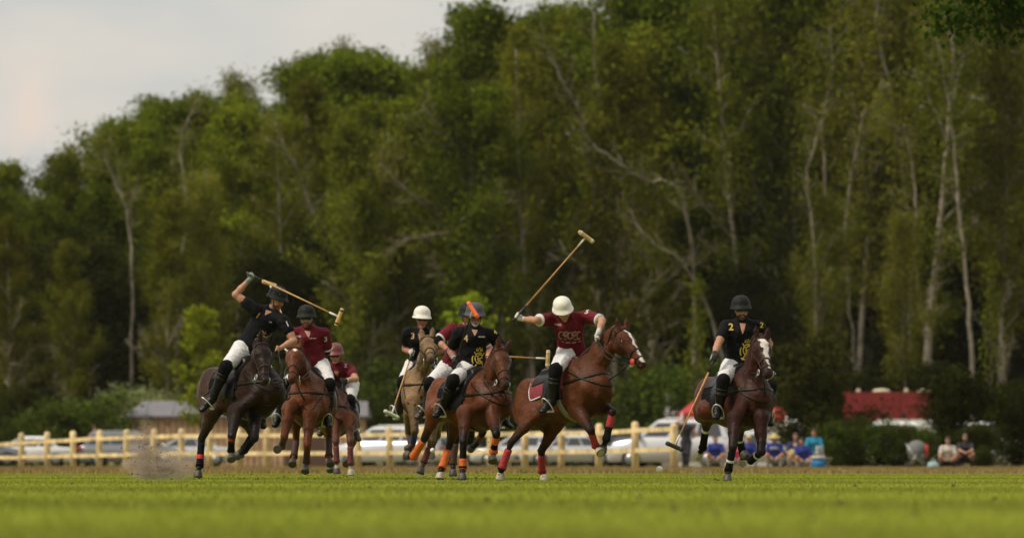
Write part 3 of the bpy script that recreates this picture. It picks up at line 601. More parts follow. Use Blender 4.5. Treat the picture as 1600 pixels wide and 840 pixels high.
# ------------------------------------------------------------------ cars
GLZ = mat('car_glass', (.045, .05, .055), .08, spec=.9); TYRE = mat('tyre', (.015, .015, .015), .8); RIM = mat('rim', (.35, .35, .36), .35, .8); REDL = mat('tail_light', (.5, .02, .02), .2); LAMP = mat('head_light', (.6, .6, .6), .1, .3); PLATE = mat('plate', (.6, .6, .55), .5); TRIMB = mat('black_trim', (.02, .02, .02), .6)
def paint(n, c, me=.3): return mat('paint_'+n, c, .25, me, coat=.6)
def car(label, px, D, yaw, kind, pt, X=None):
    L, W_, H = {'saloon': (4.5, 1.78, 1.43), 'estate': (4.6, 1.8, 1.5), 'suv': (4.5, 1.85, 1.72), 'van': (5.0, 1.95, 2.1)}[kind]
    o = empty('parked_car', ((px-800)*D/F, D, 0), R(yaw)); tag(o, label, 'van' if kind == 'van' else 'car', 'cars parked behind the fence')
    belt = {'saloon': .92, 'estate': .95, 'suv': 1.08, 'van': 1.15}[kind]; hood = {'saloon': .88, 'estate': .92, 'suv': 1.05, 'van': 1.2}[kind]
    # lower body: side outline extruded with rounded flanks
    out = [(-L/2, .35), (-L/2+.02, .70), (-L/2+.10, belt-.02), (-L/2+.5, belt+.0), (.9, belt), (L/2-.95, hood), (L/2-.25, hood-.14), (L/2-.03, .62), (L/2, .35), (L/2-.1, .22), (-L/2+.1, .22)]
    m = MB(); k = len(out); V = []
    for w, ins in ((-.5, .06), (-.47, 0), (.47, 0), (.5, .06)):
        for x, z in out:
            cz = .6; V.append((x*(1-ins*.25), w*W_*(1-.10*max(0, abs(x)/(L/2)-.72)/.28), cz+(z-cz)*(1-ins)))
    Fc = []
    for j in range(3):
        for i in range(k): Fc.append((j*k+i, j*k+(i+1) % k, (j+1)*k+(i+1) % k, (j+1)*k+i))
    Fc += [tuple(range(k))[::-1], tuple(3*k+i for i in range(k))]
    m.add(V, Fc); m.build('body', pt, o)
    # greenhouse
    rear = {'saloon': (-1.55, -.85), 'estate': (-2.1, -1.8), 'suv': (-2.1, -1.85), 'van': (-2.4, -2.3)}[kind]; front = {'saloon': (1.15, .35), 'estate': (1.2, .35), 'suv': (1.2, .45), 'van': (1.75, 1.1)}[kind]
    wb, wt = W_*.47, W_*.37
    m = MB(); b4 = [(rear[0], -wb), (front[0], -wb), (front[0], wb), (rear[0], wb)]; t4 = [(rear[1], -wt), (front[1], -wt), (front[1], wt), (rear[1], wt)]
    mid4 = [(rear[1]-.04, -wt-.05), (front[1]+.08, -wt-.05), (front[1]+.08, wt+.05), (rear[1]-.04, wt+.05)]
    V = [(x, y, belt-.01) for x, y in b4]+[(x, y, H-.09) for x, y in mid4]+[(x+(.06 if x < 0 else -.08), y*.88, H) for x, y in t4]
    Fc = [(3, 2, 1, 0), (8, 9, 10, 11)]
    for j in (0, 4):
        for i in range(4): Fc.append((j+i, j+(i+1) % 4, j+4+(i+1) % 4, j+4+i))
    m.add(V, Fc); m.build('roof', pt, o, smooth=False)
    def quad(a, b, t0, t1, u0, u1, off):
        # patch of the face a(bottom edge) b(top edge) in bilinear coords
        V_ = []
        for u_, t in ((u0, t0), (u1, t0), (u1, t1), (u0, t1)):
            p = np.array(a[0])*(1-u_)+np.array(a[1])*u_; q = np.array(b[0])*(1-u_)+np.array(b[1])*u_; V_.append(p*(1-t)+q*t)
        n = nrm(np.cross(V_[1]-V_[0], V_[3]-V_[0])); c = (V_[0]+V_[2])/2; 
        if n@(c-np.array((0, 0, 1.2))) < 0: n = -n
        return [v+n*off for v in V_]+[v+n*(off-.01) for v in V_]
    faces = {'side': [(((rear[0], s*wb, belt), (front[0], s*wb, belt)), ((rear[1]-.04, s*(wt+.05), H-.09), (front[1]+.08, s*(wt+.05), H-.09))) for s in (-1, 1)],
             'end': [(((front[0], -wb, belt), (front[0], wb, belt)), ((front[1]+.08, -wt-.05, H-.09), (front[1]+.08, wt+.05, H-.09))), (((rear[0], -wb, belt), (rear[0], wb, belt)), ((rear[1]-.04, -wt-.05, H-.09), (rear[1]-.04, wt+.05, H-.09)))]}
    def panel(name, a, b, *q):
        m = MB(); m.add(quad(a, b, *q, .008), [(0, 1, 2, 3), (7, 6, 5, 4), (0, 4, 5, 1), (1, 5, 6, 2), (2, 6, 7, 3), (3, 7, 4, 0)]); m.build(name, GLZ, o, smooth=False)
    for a, b in faces['side']:
        for u0, u1 in ((.06, .34), (.37, .64), (.67, .93)): panel('side_window', a, b, .08, .92, u0, u1)
    a, b = faces['end'][0]; panel('windscreen', a, b, .04, .95, .05, .95); a, b = faces['end'][1]; panel('rear_window', a, b, .10, .90, .08, .92)
    for x in (-L/2+.85, L/2-.88):
        for s in (-1, 1):
            m = MB(); c = np.array((x, s*(W_/2-.10), .33)); m.lathe(c, (0, s, 0), (1, 0, 0), [(.20, -.12), (.32, -.10), (.33, 0), (.33, .07), (.30, .11), (.21, .115)], 20); w = m.build('wheel', TYRE, o)
            m = MB(); m.lathe(c, (0, s, 0), (1, 0, 0), [(.205, .09), (.20, .122), (.06, .118), (.03, .125)], 12); m.build('rim', RIM, w)
    for s in (-1, 1):
        m = MB(); m.box((L/2-.13, s*W_*.36, .70), (.22, .34, .14)); m.build('headlight', LAMP, o); m = MB(); m.box((-L/2+.06, s*W_*.40, .80), (.12, .26, .20)); m.build('tail_light', REDL, o)
        m = MB(); m.box((front[0]-.12, s*(W_/2+.06), belt+.08), (.14, .18, .13)); m.build('wing_mirror', TRIMB if kind == 'suv' else pt, o)
    m = MB(); m.box((-L/2+.005, 0, .62), (.03, .5, .11)); m.build('number_plate', PLATE, o); m = MB(); m.box((L/2-.0, 0, .42), (.05, 1.2, .2)); m.build('grille', TRIMB, o)
    if kind in ('suv', 'estate'):
        for s in (-1, 1): m = MB(); m.tube([(rear[1]+.1, s*wt*.86, H+.01), (rear[1]+.2, s*wt*.86, H+.05), (front[1]-.3, s*wt*.86, H+.05), (front[1]-.2, s*wt*.86, H+.0)], .018, 6); m.build('roof_rail', STEEL, o)
    return o
SIL = paint('silver', (.62, .63, .66), .2); WH = paint('white', (.78, .78, .77), 0); DK = paint('dark', (.03, .032, .04), .3); GY = paint('grey', (.22, .23, .25), .4); BLU = paint('blue_grey', (.10, .12, .16), .4)
for a in (('white saloon car at the far left behind the fence', 44, 252, 180, 'saloon', WH), ('dark grey estate car with bright roof rails behind the dust', 208, 228, 2, 'estate', GY), ('grey saloon nosing in right of the dusty estate', 345, 288, 30, 'saloon', SIL),
          ('silver car behind the left dark pony', 425, 270, 172, 'estate', SIL), ('pale silver car seen between the chestnut pony legs', 515, 292, 5, 'saloon', WH), ('large silver people carrier left of the golden pony', 606, 226, 158, 'suv', SIL), ('grey car behind the orange leg wraps', 700, 262, 8, 'estate', GY),
          ('silver car behind the middle bay hind legs', 812, 252, 175, 'estate', SIL), ('white car behind the middle bay belly', 885, 240, 190, 'saloon', SIL), ('dark car under the front hooves of the middle bay', 935, 262, 15, 'suv', DK), ('dark saloon with red tail lights beside the last fence posts', 992, 246, 74, 'saloon', DK), ('big silver off-roader behind the woman in black', 1052, 188, 168, 'suv', SIL),
          ('silver estate behind the seated people in blue', 1165, 224, 4, 'estate', SIL), ('pale van top behind the boy with the straw hat', 1248, 238, 5, 'van', WH), ('white van below the red lorry', 1392, 252, 3, 'van', WH), ('white van behind the bush at the right edge', 1535, 250, 175, 'van', WH), ('grey car beyond the left edge', -40, 240, 10, 'estate', GY), ('silver car left of the barn', 290, 250, 185, 'saloon', SIL)):
    car(*a)
# ------------------------------------------------------------------ buildings
ROOFM = mat('metal_roof', (.15, .14, .155), .6, .0, noise=.12, nscale=1.5); PLANK = mat('barn_planks', (.52, .34, .20), .85, noise=.3, nscale=3); REDP = mat('red_lorry_paint', (.21, .014, .014), .5, noise=.25, nscale=2); CANV = mat('red_canvas', (.42, .03, .03), .8); WCAN = mat('white_canvas', (.55, .52, .48), .8); GREYC = mat('grey_panel', (.30, .27, .28), .7); CREAM = mat('cream', (.55, .48, .32), .6)
D = 268; k = D/F; x0, x1 = (196-800)*k, (575-800)*k; zr, ze = CH+95*k, CH+71*k
o = empty('barn', ((x0+x1)/2, D, 0)); tag(o, 'low barn with brown plank walls and grey metal roof behind the cars at the left', 'barn'); c = np.array(o.location)
m = MB(); m.box(((x0+x1)/2, D+3.2, ze/2), (x1-x0-.6, 6, ze)); w = m.build('wall', PLANK, o, c, False)
m = MB()
for i in range(int((x1-x0)/.3)): m.box((x0+.45+i*.3, D+.18, ze/2), (.035, .03, ze-.05))
m.build('batten', mat('batten', (.2, .12, .07), .85), w, c, False)
m = MB(); yb = D-.02; ym = D+3.2; ye = D+6.7
V = [(x0, yb, ze), (x1, yb, ze), (x1-.1, ym, zr), (x0+.7, ym, zr), (x0, ye, ze), (x1, ye, ze)]
V = V+[(a, b, z-.10) for a, b, z in V]
m.add(V, [(0, 1, 2, 3), (3, 2, 5, 4), (0, 3, 4), (1, 5, 2), (0, 6, 7, 1), (4, 5, 11, 10), (0, 4, 10, 6), (1, 7, 11, 5), (6, 9, 8, 7), (9, 10, 11, 8), (6, 10, 9), (7, 8, 11)]); rf = m.build('roof', ROOFM, o, c, False)
m = MB()
for i in range(9):
    x = x0+.9+i*1.35; m.tube([(x, yb+.02, ze+.03), (x+.05, ym, zr+.03)], .035, 5)
m.build('seam', mat('roof_seam', (.33, .32, .34), .4, .5), rf, c)
m = MB(); m.box((x1-3, D+.17, 1.0), (2.4, .05, 2.0)); m.build('door', mat('barn_door', (.10, .055, .035), .8), o, c, False)
# pitched porch at the left end
D = 284; k = D/F; x0, x1 = (1322-800)*k, (1462-800)*k; z0, z1 = CH+66*k, CH+108*k
o = empty('lorry', ((x0+x1)/2, D, 0)); tag(o, 'dark red box lorry with cream roof vents above the bushes at the right', 'lorry'); c = np.array(o.location)
m = MB(); m.box(((x0+x1)/2, D+1.2, (z0+z1)/2), (x1-x0, 2.4, z1-z0)); m.build('box_body', REDP, o, c, False)
m = MB(); m.box(((x0+x1)/2, D+1.2, (z0+.9)/2), (x1-x0-.02, 2.36, z0-.9)); m.build('lower_panel', WH, o, c, False)
for i in range(1, 5): m = MB(); xs_ = x0+(x1-x0)*i/5; m.box((xs_, D-.012, (z0+z1)/2), (.03, .03, z1-z0-.04)); m.build('panel_seam', mat('seam_red', (.10, .008, .008), .6), o, c, False)
for x in (1383, 1412): m = MB(); m.box(((x-800)*k, D-.01, z0+.18), (.22, .05, .26)); m.build('hatch', BLACKP, o, c, False)
for x, w in ((1343, .25), (1379, .95), (1418, .25), (1446, .75)): m = MB(); m.lathe(((x-800)*k, D+.9, z1), (0, 0, 1), (1, 0, 0), [(w/2, 0), (w/2, .07), (w*.4, .16), (w*.1, .2)], 12, 1, .6); m.build('roof_vent', CREAM, o, c)
for x in (x0+.7, x1-.9, x1-1.8):
    m = MB(); m.lathe((x, D+.1, .5), (0, -1, 0), (1, 0, 0), [(.5, -.3), (.5, .1), (.4, .12)], 18); m.build('wheel', TYRE, o, c)
D = 233; k = D/F; x0, x1 = (1064-800)*k, (1231-800)*k; ze = CH+76*k; zr = CH+103*k
o = empty('marquee', ((x0+x1)/2, D, 0)); tag(o, 'bright red canvas marquee with pale sides behind the dark bay pony', 'tent'); c = np.array(o.location)
m = MB(); m.add([(x0, D, ze), (x1, D, ze), (x1, D+4, ze), (x0, D+4, ze), (x0+.9, D+2, zr), (x1-.9, D+2, zr), (x0, D, ze-.35), (x1, D, ze-.35), (x1, D+4, ze-.35), (x0, D+4, ze-.35)], [(0, 1, 5, 4), (1, 2, 5), (2, 3, 4, 5), (3, 0, 4), (6, 7, 1, 0), (7, 8, 2, 1), (8, 9, 3, 2), (9, 6, 0, 3)]); m.build('roof', CANV, o, c, False)
m = MB(); m.box(((x0+x1)/2, D+2, (ze-.34)/2), (x1-x0-.1, 3.9, ze-.36)); m.build('side_wall', WCAN, o, c, False)
for x in (x0+.05, (x0+x1)/2, x1-.05): m = MB(); m.tube([(x, D-.03, 0), (x, D-.03, ze)], .04, 6); m.build('pole', STEEL, o, c)
D = 250; k = D/F; xc = (1056-800)*k
o = empty('ventilation_tower', (xc, D, 0)); tag(o, 'grey ribbed ventilation housing above the silver off-roader', 'housing'); c = np.array(o.location)
m = MB(); w0, w1 = .75, .36; z0, z1, z2 = 1.9, CH+92*k, CH+107*k
m.add([(xc+a*w0, D+b*w0, 0) for a, b in ((-1, -1), (1, -1), (1, 1), (-1, 1))]+[(xc+a*w0, D+b*w0, z0) for a, b in ((-1, -1), (1, -1), (1, 1), (-1, 1))]+[(xc+a*w1, D+b*w1, z1) for a, b in ((-1, -1), (1, -1), (1, 1), (-1, 1))], [(0, 1, 5, 4), (1, 2, 6, 5), (2, 3, 7, 6), (3, 0, 4, 7), (4, 5, 9, 8), (5, 6, 10, 9), (6, 7, 11, 10), (7, 4, 8, 11), (8, 9, 10, 11)]); m.build('base', GREYC, o, c, False)
m = MB()
for i in range(5): m.box((xc, D, z1+.05+i*.085), (.92-.03*(i % 2), .92, .05))
m.box((xc, D, (z1+z2)/2), (.8, .8, z2-z1)); m.build('louvre_cap', GREYC, o, c, False)
# ------------------------------------------------------------------ horses
HORSES = {}
def make_horse(key, label, S):
    D = S['D']*.93; sc = S.get('sc', 1.04)
    Wp = P(*S['W'], D)
    cx = S['C']; Cp = chain(Wp, (cx[0], cx[1], 1), .80*sc)
    u = nrm(Wp-Cp); hxy = nrm((u[0], u[1], 0)); lat = np.array((-hxy[1], hxy[0], 0.)); up = nrm(np.cross(u, lat))
    def T(s, y, z): return Wp+(u*(s-.38)+lat*y+up*(z-1.50))*sc
    prims = []
    st = [(-.72, 1.25, .98, .11), (-.61, 1.38, .92, .20), (-.44, 1.47, .92, .275), (-.24, 1.455, .89, .28), (-.04, 1.42, .83, .285),
          (.16, 1.41, .78, .285), (.32, 1.46, .77, .25), (.46, 1.43, .80, .22), (.60, 1.35, .84, .195), (.72, 1.24, .92, .13)]
    def c_h(q): return T(q[0], 0, (q[1]+q[2])/2), (q[1]-q[2])/2*sc, q[3]*sc*1.06
    for a, b in zip(st[:-1], st[1:]):
        (pa, ha, wa), (pb, hb, wb) = c_h(a), c_h(b)
        prims.append(E(pa, pb, ha, hb, wa, wb, up, .04))
    torso_n = len(prims)
    prims.append(E(T(.38, 0, 1.455), T(.20, 0, 1.40), .05*sc, .05*sc, .05*sc, .06*sc, up, .08))       # withers
    for s_ in (-1, 1):
        prims.append(E(T(.44, s_*.15, 1.32), T(.62, s_*.165, 1.06), .10*sc, .10*sc, .065*sc, .08*sc, u, .03))   # shoulder
        prims.append(E(T(.36, s_*.19, 1.20), T(.42, s_*.20, .98), .09*sc, .075*sc, .05*sc, .055*sc, u, .025))   # triceps
        prims.append(E(T(.68, s_*.085, 1.10), T(.72, s_*.075, .97), .085*sc, .07*sc, .085*sc, .07*sc, u, .022))    # breast
        prims.append(E(T(-.40, s_*.13, 1.33), T(-.58, s_*.14, 1.08), .17*sc, .15*sc, .12*sc, .10*sc, u, .06))    # quarter
    prims.append(E(T(.66, 0, 1.08), T(.46, 0, .91), .13*sc, .135*sc, .14*sc, .14*sc, u, .06))                     # breast bone
    # neck
    J = S['poll']; nb = T(.50, 0, 1.24)
    poll = chain(nb, (J[0], J[1], J[2]) if len(J) > 2 else J, S.get('neckL', .74)*sc, (nb, lat), key+' poll')
    M = S['muz']; muz = chain(poll, M, .58*sc, (poll, lat), key+' muzzle')
    na = nrm(poll-nb); nn = nrm(np.cross(na, lat)); crest = nn if nn@up > -.3 else -nn
    mid = (nb+poll)/2+crest*.035*sc
    prims.append(E(T(.42, 0, 1.21), nb+na*.12*sc, .265*sc, .215*sc, .14*sc, .11*sc, crest, .07))
    prims.append(E(nb+na*.10*sc, mid, .21*sc, .165*sc, .108*sc, .085*sc, crest, .06))
    prims.append(E(mid, poll-na*.02*sc, .18*sc, .125*sc, .09*sc, .070*sc, crest, .05))
    for s_ in (-1, 1): prims.append(E(T(.52, s_*.10, 1.18), poll-na*.14*sc-crest*.06*sc+lat*s_*.045*sc, .05*sc, .04*sc, .035*sc, .03*sc, crest, .03))
    # head
    ha = nrm(muz-poll); lh = nrm(lat-ha*(lat@ha))
    if 'roll' in S: lh = nrm(lh*math.cos(R(S['roll']))+np.cross(ha, lh)*math.sin(R(S['roll'])))
    hn = nrm(np.cross(ha, lh))
    if S.get('flip'): hn = -hn
    hq = 1.10; hw = 1.28
    def Hd(t, y, n): return poll+(ha*t+lh*y*hw/hq+hn*n)*sc*hq
    hp = [E(Hd(0, 0, -.01), Hd(.17, 0, .0), .095*sc, .105*sc, .07*sc, .088*sc, hn, .03),
          E(Hd(.17, 0, 0), Hd(.38, 0, .004), .105*sc, .062*sc, .084*sc, .047*sc, hn, .03),
          E(Hd(.38, 0, .0), Hd(.53, 0, -.008), .062*sc, .050*sc, .046*sc, .052*sc, hn, .02),
          E(Hd(.50, 0, -.055), Hd(.53, 0, -.05), .028*sc, .028*sc, .033*sc, .03*sc, hn, .015),
          E(Hd(.10, 0, -.10), Hd(.19, 0, -.085), .075*sc, .065*sc, .066*sc, .060*sc, hn, .03)]
    for s_ in (-1, 1):
        hp.append(E(Hd(.12, s_*.05, -.075), Hd(.16, s_*.05, -.07), .07*sc, .06*sc, .026*sc, .026*sc, hn, .02))      # cheek
        hp.append(E(Hd(.145, s_*.072, .045), Hd(.20, s_*.062, .045), .022*sc, .02*sc, .022*sc, .018*sc, hn, .015))    # brow
        hp.append(E(Hd(.505, s_*.028, .014), Hd(.53, s_*.029, -.006), .020*sc, .017*sc, .017*sc, .016*sc, hn, .012))  # nostril wing
        hp.append(E(Hd(.528, s_*.037, .008), Hd(.540, s_*.036, -.004), .013*sc, .013*sc, .010*sc, .009*sc, hn, .006, True))
        hp.append(E(Hd(.185, s_*.092, .022), Hd(.20, s_*.090, .02), .016*sc, .014*sc, .012*sc, .010*sc, hn, .008, True))
        hp.append(E(Hd(.03, s_*.045, .075), Hd(-.025, s_*.056, .120), .028*sc, .032*sc, .020*sc, .022*sc, lh, .012))
        tip = Hd(-.065+S.get('earf', 0), s_*.062, .165)
        hp.append(E(Hd(-.02, s_*.055, .115), tip, .033*sc, .007*sc, .018*sc, .006*sc, lh, .012))
        hp.append(E(Hd(-.015, s_*.058, .14), Hd(-.03, s_*.062, .185), .016*sc, .008*sc, .012*sc, .008*sc, lh, .006, True)) if False else None
    hp = [(p[0], p[1], p[2]*hq, p[3]*hq, p[4]*(hw if i in (0, 1, 4) else hq), p[5]*(hw if i in (0, 4) else hq), p[6], p[7], p[8]) for i, p in enumerate([q for q in hp if q is not None])]
    prims += hp
    # legs
    legs = {}
    for nm in ('FR', 'FL', 'HR', 'HL'):
        s_ = -1 if nm[1] == 'R' else 1; jj = S[nm]; pts = []
        if nm[0] == 'F':
            el = T(.44, s_*.15, .90); sh = T(.62, s_*.15, 1.06)
            pl = (T(0, s_*.12, 0), lat)
            if len(jj) == 4: el = chain(sh, jj[0], .30*sc, pl, key+nm+'elbow'); jj = jj[1:]
            k = chain(el, jj[0], .42*sc, pl, key+nm+'knee'); f = chain(k, jj[1], .285*sc, pl, key+nm+'fetl'); h = chain(f, jj[2], .135*sc, pl, key+nm+'toe')
            legs[nm] = (el, k, f, h)
            ax = nrm(k-el)
            prims += [E(sh, el, .12*sc, .11*sc, .085*sc, .085*sc, u, .04),
                      E(el-ax*.02, el+(k-el)*.45, .125*sc, .080*sc, .098*sc, .066*sc, u, .04), E(el+(k-el)*.45, k, .080*sc, .049*sc, .066*sc, .046*sc, u, .03),
                      E(k-ax*.02, k+nrm(f-k)*.045, .051*sc, .043*sc, .049*sc, .041*sc, u, .02)]
        else:
            hip = T(-.42, s_*.13, 1.16); pl = (T(0, s_*.13, 0), lat)
            sf = chain(hip, jj[0], .36*sc, pl, key+nm+'stifle'); k = chain(sf, jj[1], .44*sc, pl, key+nm+'hock')
            f = chain(k, jj[2], .34*sc, pl, key+nm+'fetl'); h = chain(f, jj[3], .135*sc, pl, key+nm+'toe')
            legs[nm] = (sf, k, f, h)
            ax = nrm(k-sf); bk = -nrm(u-ax*(u@ax))
            prims += [E(hip, sf, .215*sc, .145*sc, .135*sc, .10*sc, u, .06), E(T(-.60, s_*.12, 1.05), (sf+k)/2-ax*.04, .125*sc, .066*sc, .10*sc, .055*sc, u, .06),
                      E(sf, sf+(k-sf)*.5, .135*sc, .085*sc, .092*sc, .062*sc, u, .04), E(sf+(k-sf)*.5, k, .085*sc, .050*sc, .062*sc, .040*sc, u, .03),
                      E(k-ax*.05*sc+bk*.045*sc, k+nrm(f-k)*.04, .030*sc, .038*sc, .024*sc, .034*sc, u, .02),
                      E(k, k+nrm(f-k)*.06, .048*sc, .036*sc, .038*sc, .032*sc, u, .02)]
        c1 = nrm(f-k)
        pa = nrm(h-f)
        prims += [E(k, f, .034*sc, .030*sc, .029*sc, .026*sc, u, .02), E(f-c1*.01, f+pa*.02, .039*sc, .036*sc, .035*sc, .033*sc, u, .02),
                  E(f, f+(h-f)*.62, .031*sc, .036*sc, .029*sc, .034*sc, u, .015)]
    # dock
    base = T(0, 0, 0); base[2] = 0
    hd = S.get('heading', None)
    cb, cl, cs = np.array(S['coat']), np.array(S.get('legc', (.008, .006, .005))), np.array(S.get('socks', (.5, .45, .38)))
    white = S.get('white', ())
    def colf(V):
        c = np.repeat(cb[None], len(V), 0)
        # partly the coat's own tone, partly painted shade: darker underside, darker chest and front
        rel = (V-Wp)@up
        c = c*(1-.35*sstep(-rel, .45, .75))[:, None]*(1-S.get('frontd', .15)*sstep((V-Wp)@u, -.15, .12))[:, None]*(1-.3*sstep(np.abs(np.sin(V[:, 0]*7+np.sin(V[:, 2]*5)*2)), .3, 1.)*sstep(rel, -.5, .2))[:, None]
        for nm, (a, k, f, h) in legs.items():
            dk, tk = seg_dist(V, a, k); d2, t2 = seg_dist(V, k, f); d3, t3 = seg_dist(V, f, h)
            w = np.maximum(sstep(.11-dk, 0, .05)*sstep(tk, .45, 1.0), np.maximum(sstep(.10-d2, 0, .03), sstep(.10-d3, 0, .03)))
            w *= S.get('points', 1.0)
            c = c*(1-w[:, None])+cl*w[:, None]
            if nm in white:
                w = sstep(.09-d3, 0, .02)*sstep(t3, .1, .3); c = c*(1-w[:, None])+cs*w[:, None]
        q = (V-poll)/sc/hq; t, y, n = q@ha, q@lh*hq/hw, q@hn
        inh = (np.abs(y) < .13) & (t > -.1) & (t < .65) & (np.abs(n) < .2)
        w = np.where(inh, sstep(t, .40, .52), 0)*S.get('muzd', .85); c = c*(1-w[:, None])+np.array((.022, .016, .014))*w[:, None]
        for (t0, t1, y0, y1, wd) in S.get('blaze', ()):
            yy = y0+(y1-y0)*np.clip((t-t0)/(t1-t0), 0, 1)+.007*np.sin(t*60)
            w = np.where(inh & (n > 0) & (t > t0) & (t < t1), sstep(wd-np.abs(y-yy), -.004, .004), 0)
            c = c*(1-w[:, None])+np.array((.66, .60, .55))*w[:, None]
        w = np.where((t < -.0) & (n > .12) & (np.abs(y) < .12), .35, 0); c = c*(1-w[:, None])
        return c
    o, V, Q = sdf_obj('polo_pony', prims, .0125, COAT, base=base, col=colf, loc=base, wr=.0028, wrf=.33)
    tag(o, label, 'horse', 'polo ponies galloping across the pitch')
    B = bvh_of(V, Q)
    H = dict(o=o, T=T, u=u, lat=lat, up=up, B=B, base=base, sc=sc, Hd=Hd, poll=poll, muz=muz, D=D, legs=legs, prims=prims, hxy=hxy)
    HORSES[key] = H
    def part(mb, name, m, par=o, sm=True): return mb.build(name, m, par, base, sm)
    # eyes
    for s_ in (-1, 1):
        m = MB(); c = Hd(.19, s_*.078, .024)
        m.lathe(c, hn, ha, [(.002, -.019), (.012, -.015), (.018, 0), (.012, .015), (.002, .019)], 10); part(m, 'eye', GLASSB)
    # mane stubble (hogged) and tied-up tail
    m = MB(); pts = [T(.40, 0, 1.50), mid+crest*.155*sc, poll+crest*.10*sc]; pts = [pts[0]*(1-t)**2+2*pts[1]*t*(1-t)+pts[2]*t*t for t in np.linspace(0, 1, 12)]
    m.tube(pts, [.012*sc]+[.017*sc]*10+[.012*sc], 6); part(m, 'hogged_mane', mat('mane_'+key, tuple(np.minimum(np.array(S.get('mane', cl)), .9)), .8))
    m = MB(); a = T(-.72, 0, 1.30); b = T(-.83, 0, 1.16); c = T(-.80, 0, .98); m.tube([a, b, (b+c)/2, c, T(-.76, 0, .94)], [.045*sc, .042*sc, .05*sc, .04*sc, .02*sc], 9)
    part(m, 'tied_tail', mat('tail_'+key, tuple(S.get('mane', cl)), .7))
    # hooves
    for nm, (a, k, f, h) in legs.items():
        pa = nrm(h-f); gr = h[2] < .10
        ax = nrm(pa*.35+np.array((0, 0, -1.))) if gr else pa
        fw = nrm(u-ax*(u@ax)) if abs(u@ax) < .95 else nrm(up-ax*(up@ax))
        m = MB(); c = f+(h-f)*.55
        m.lathe(c, ax, fw, [(.036*sc, -.005), (.043*sc, .01), (.056*sc, .07*sc), (.056*sc, .074*sc), (.046*sc, .078*sc)], 14, 1.12, 1.)
        hf = part(m, 'hoof', HOOFP if nm in S.get('paleh', ()) else HOOF)
        m = MB(); m.torus(c+ax*.078*sc, fw, np.cross(ax, fw), .052*sc, .046*sc, .006, 18, 5, (R(-140), R(140))); m.build('horseshoe', mat('worn_iron', (.10, .095, .09), .5, .5), hf, base)
    # leg wraps: (leg, from, to, colour, radius gain) along the cannon
    for nm, t0, t1, mt, g in S.get('wraps', ()):
        a, k, f, h = legs[nm]; e = f+(h-f)*.35
        def q(t): return k+(f-k)*min(t, 1) if t <= 1 else f+(e-f)*(t-1)
        ts = np.linspace(t0, t1, 9); m = MB()
        r = [(.037 if t < .8 else .037+.010*math.exp(-((t-1.0)/.12)**2))*sc+g+(.0025 if i % 2 else 0) for i, t in enumerate(ts)]
        if nm[0] == 'H': r = [x+.002 for x in r]
        m.tube([q(t) for t in ts], r, 14); part(m, 'leg_wrap', mt)
    # saddle pad, saddle, girth, breastplate
    tp = prims[:torso_n+1]
    def hs(vec, p): return (vec, float(np.dot(vec, p)))
    padm = S.get('padm', BLACKC); o2, V2, Q2 = sdf_obj('saddle_pad', tp, .016, padm, o, base, .018, [hs(-u, T(-.24, 0, 0)), hs(u, T(.34, 0, 0)), hs(-up, T(0, 0, 1.13))])
    if S.get('trim'):
        for s_ in (-1, 1):
            Bp = bvh_of(V2, Q2); pts = []; nor = []
            for (s, z) in [(-.23, 1.36), (-.23, 1.26), (-.23, 1.18), (-.215, 1.145), (-.18, 1.138), (-.10, 1.138), (-.02, 1.138)]:
                ht = Bp.ray_cast(Vector(T(s, s_*.6, z)), Vector(lat*-s_), 1.)
                if ht[0]: pts.append(np.array(ht[0])+lat*s_*.002); nor.append(lat*s_)
            if len(pts) > 3: m = MB(); m.ribbon(pts, nor, .016, .004); m.build('pad_trim', WPR, o2, base)
    sp = tp+[E(T(.24, 0, 1.50), T(.05, 0, 1.465), .035*sc, .03*sc, .10*sc, .13*sc, up, .04), E(T(.05, 0, 1.455), T(-.13, 0, 1.465), .03*sc, .03*sc, .12*sc, .13*sc, up, .04)]
    sdl, _, _ = sdf_obj('saddle', sp, .014, BOOTB, o, base, .030, [hs(-u, T(-.19, 0, 0)), hs(u, T(.30, 0, 0)), hs(-up, T(0, 0, 1.30))])
    for s_ in (-1, 1):
        sdf_obj('saddle_flap', tp, .014, BOOTB, o, base, .030, [hs(-u, T(.02, 0, 0)), hs(u, T(.31, 0, 0)), hs(-up, T(0, 0, 1.02)), hs(up, T(0, 0, 1.36)), hs(-lat*s_, T(0, 0, 0))])
    p_, n_ = loop_on(B, T(.24, 0, 1.13), lat, -up, 0, math.pi, 26, .005)
    m = MB(); m.ribbon(p_, n_, .085, .008); part(m, 'girth', S.get('girth', LEATH))
    p_, n_ = loop_on(B, T(.34, 0, 1.19), lat, u, R(-12), math.pi+R(12), 34, .004)
    m = MB(); m.ribbon(p_, n_, .035, .006); part(m, 'breastplate', LEATH)
    p_, n_ = loop_on(B, T(.46, 0, 1.30), lat, nrm(u*.8-up*.55), R(-25), math.pi+R(25), 30, .004)
    m = MB(); m.ribbon(p_, n_, .022, .006); part(m, 'neck_strap', LEATH)
    chest = np.array(B.ray_cast(Vector(T(1.3, 0, 1.10)), Vector(-u), 1.2)[0] or T(.7, 0, 1.1))
    # bridle
    br = S.get('bridle', LEATH); m = MB()
    def hl(t, n0, w, a0=0, a1=2*math.pi, tilt=0.):
        e2 = nrm(hn+ha*tilt); p_, n_ = loop_on(B, Hd(t, 0, n0), lh, e2, a0, a1, 26, .003, .27*sc)
        if len(p_) > 4: m.ribbon(p_, n_, w, .006)
        return p_
    hl(.36, -.02, .024); hl(.055, .0, .022, R(-10), R(190)); hl(-.02, -.0, .02, R(-60), R(240), -.25); hl(.46, -.03, .014)
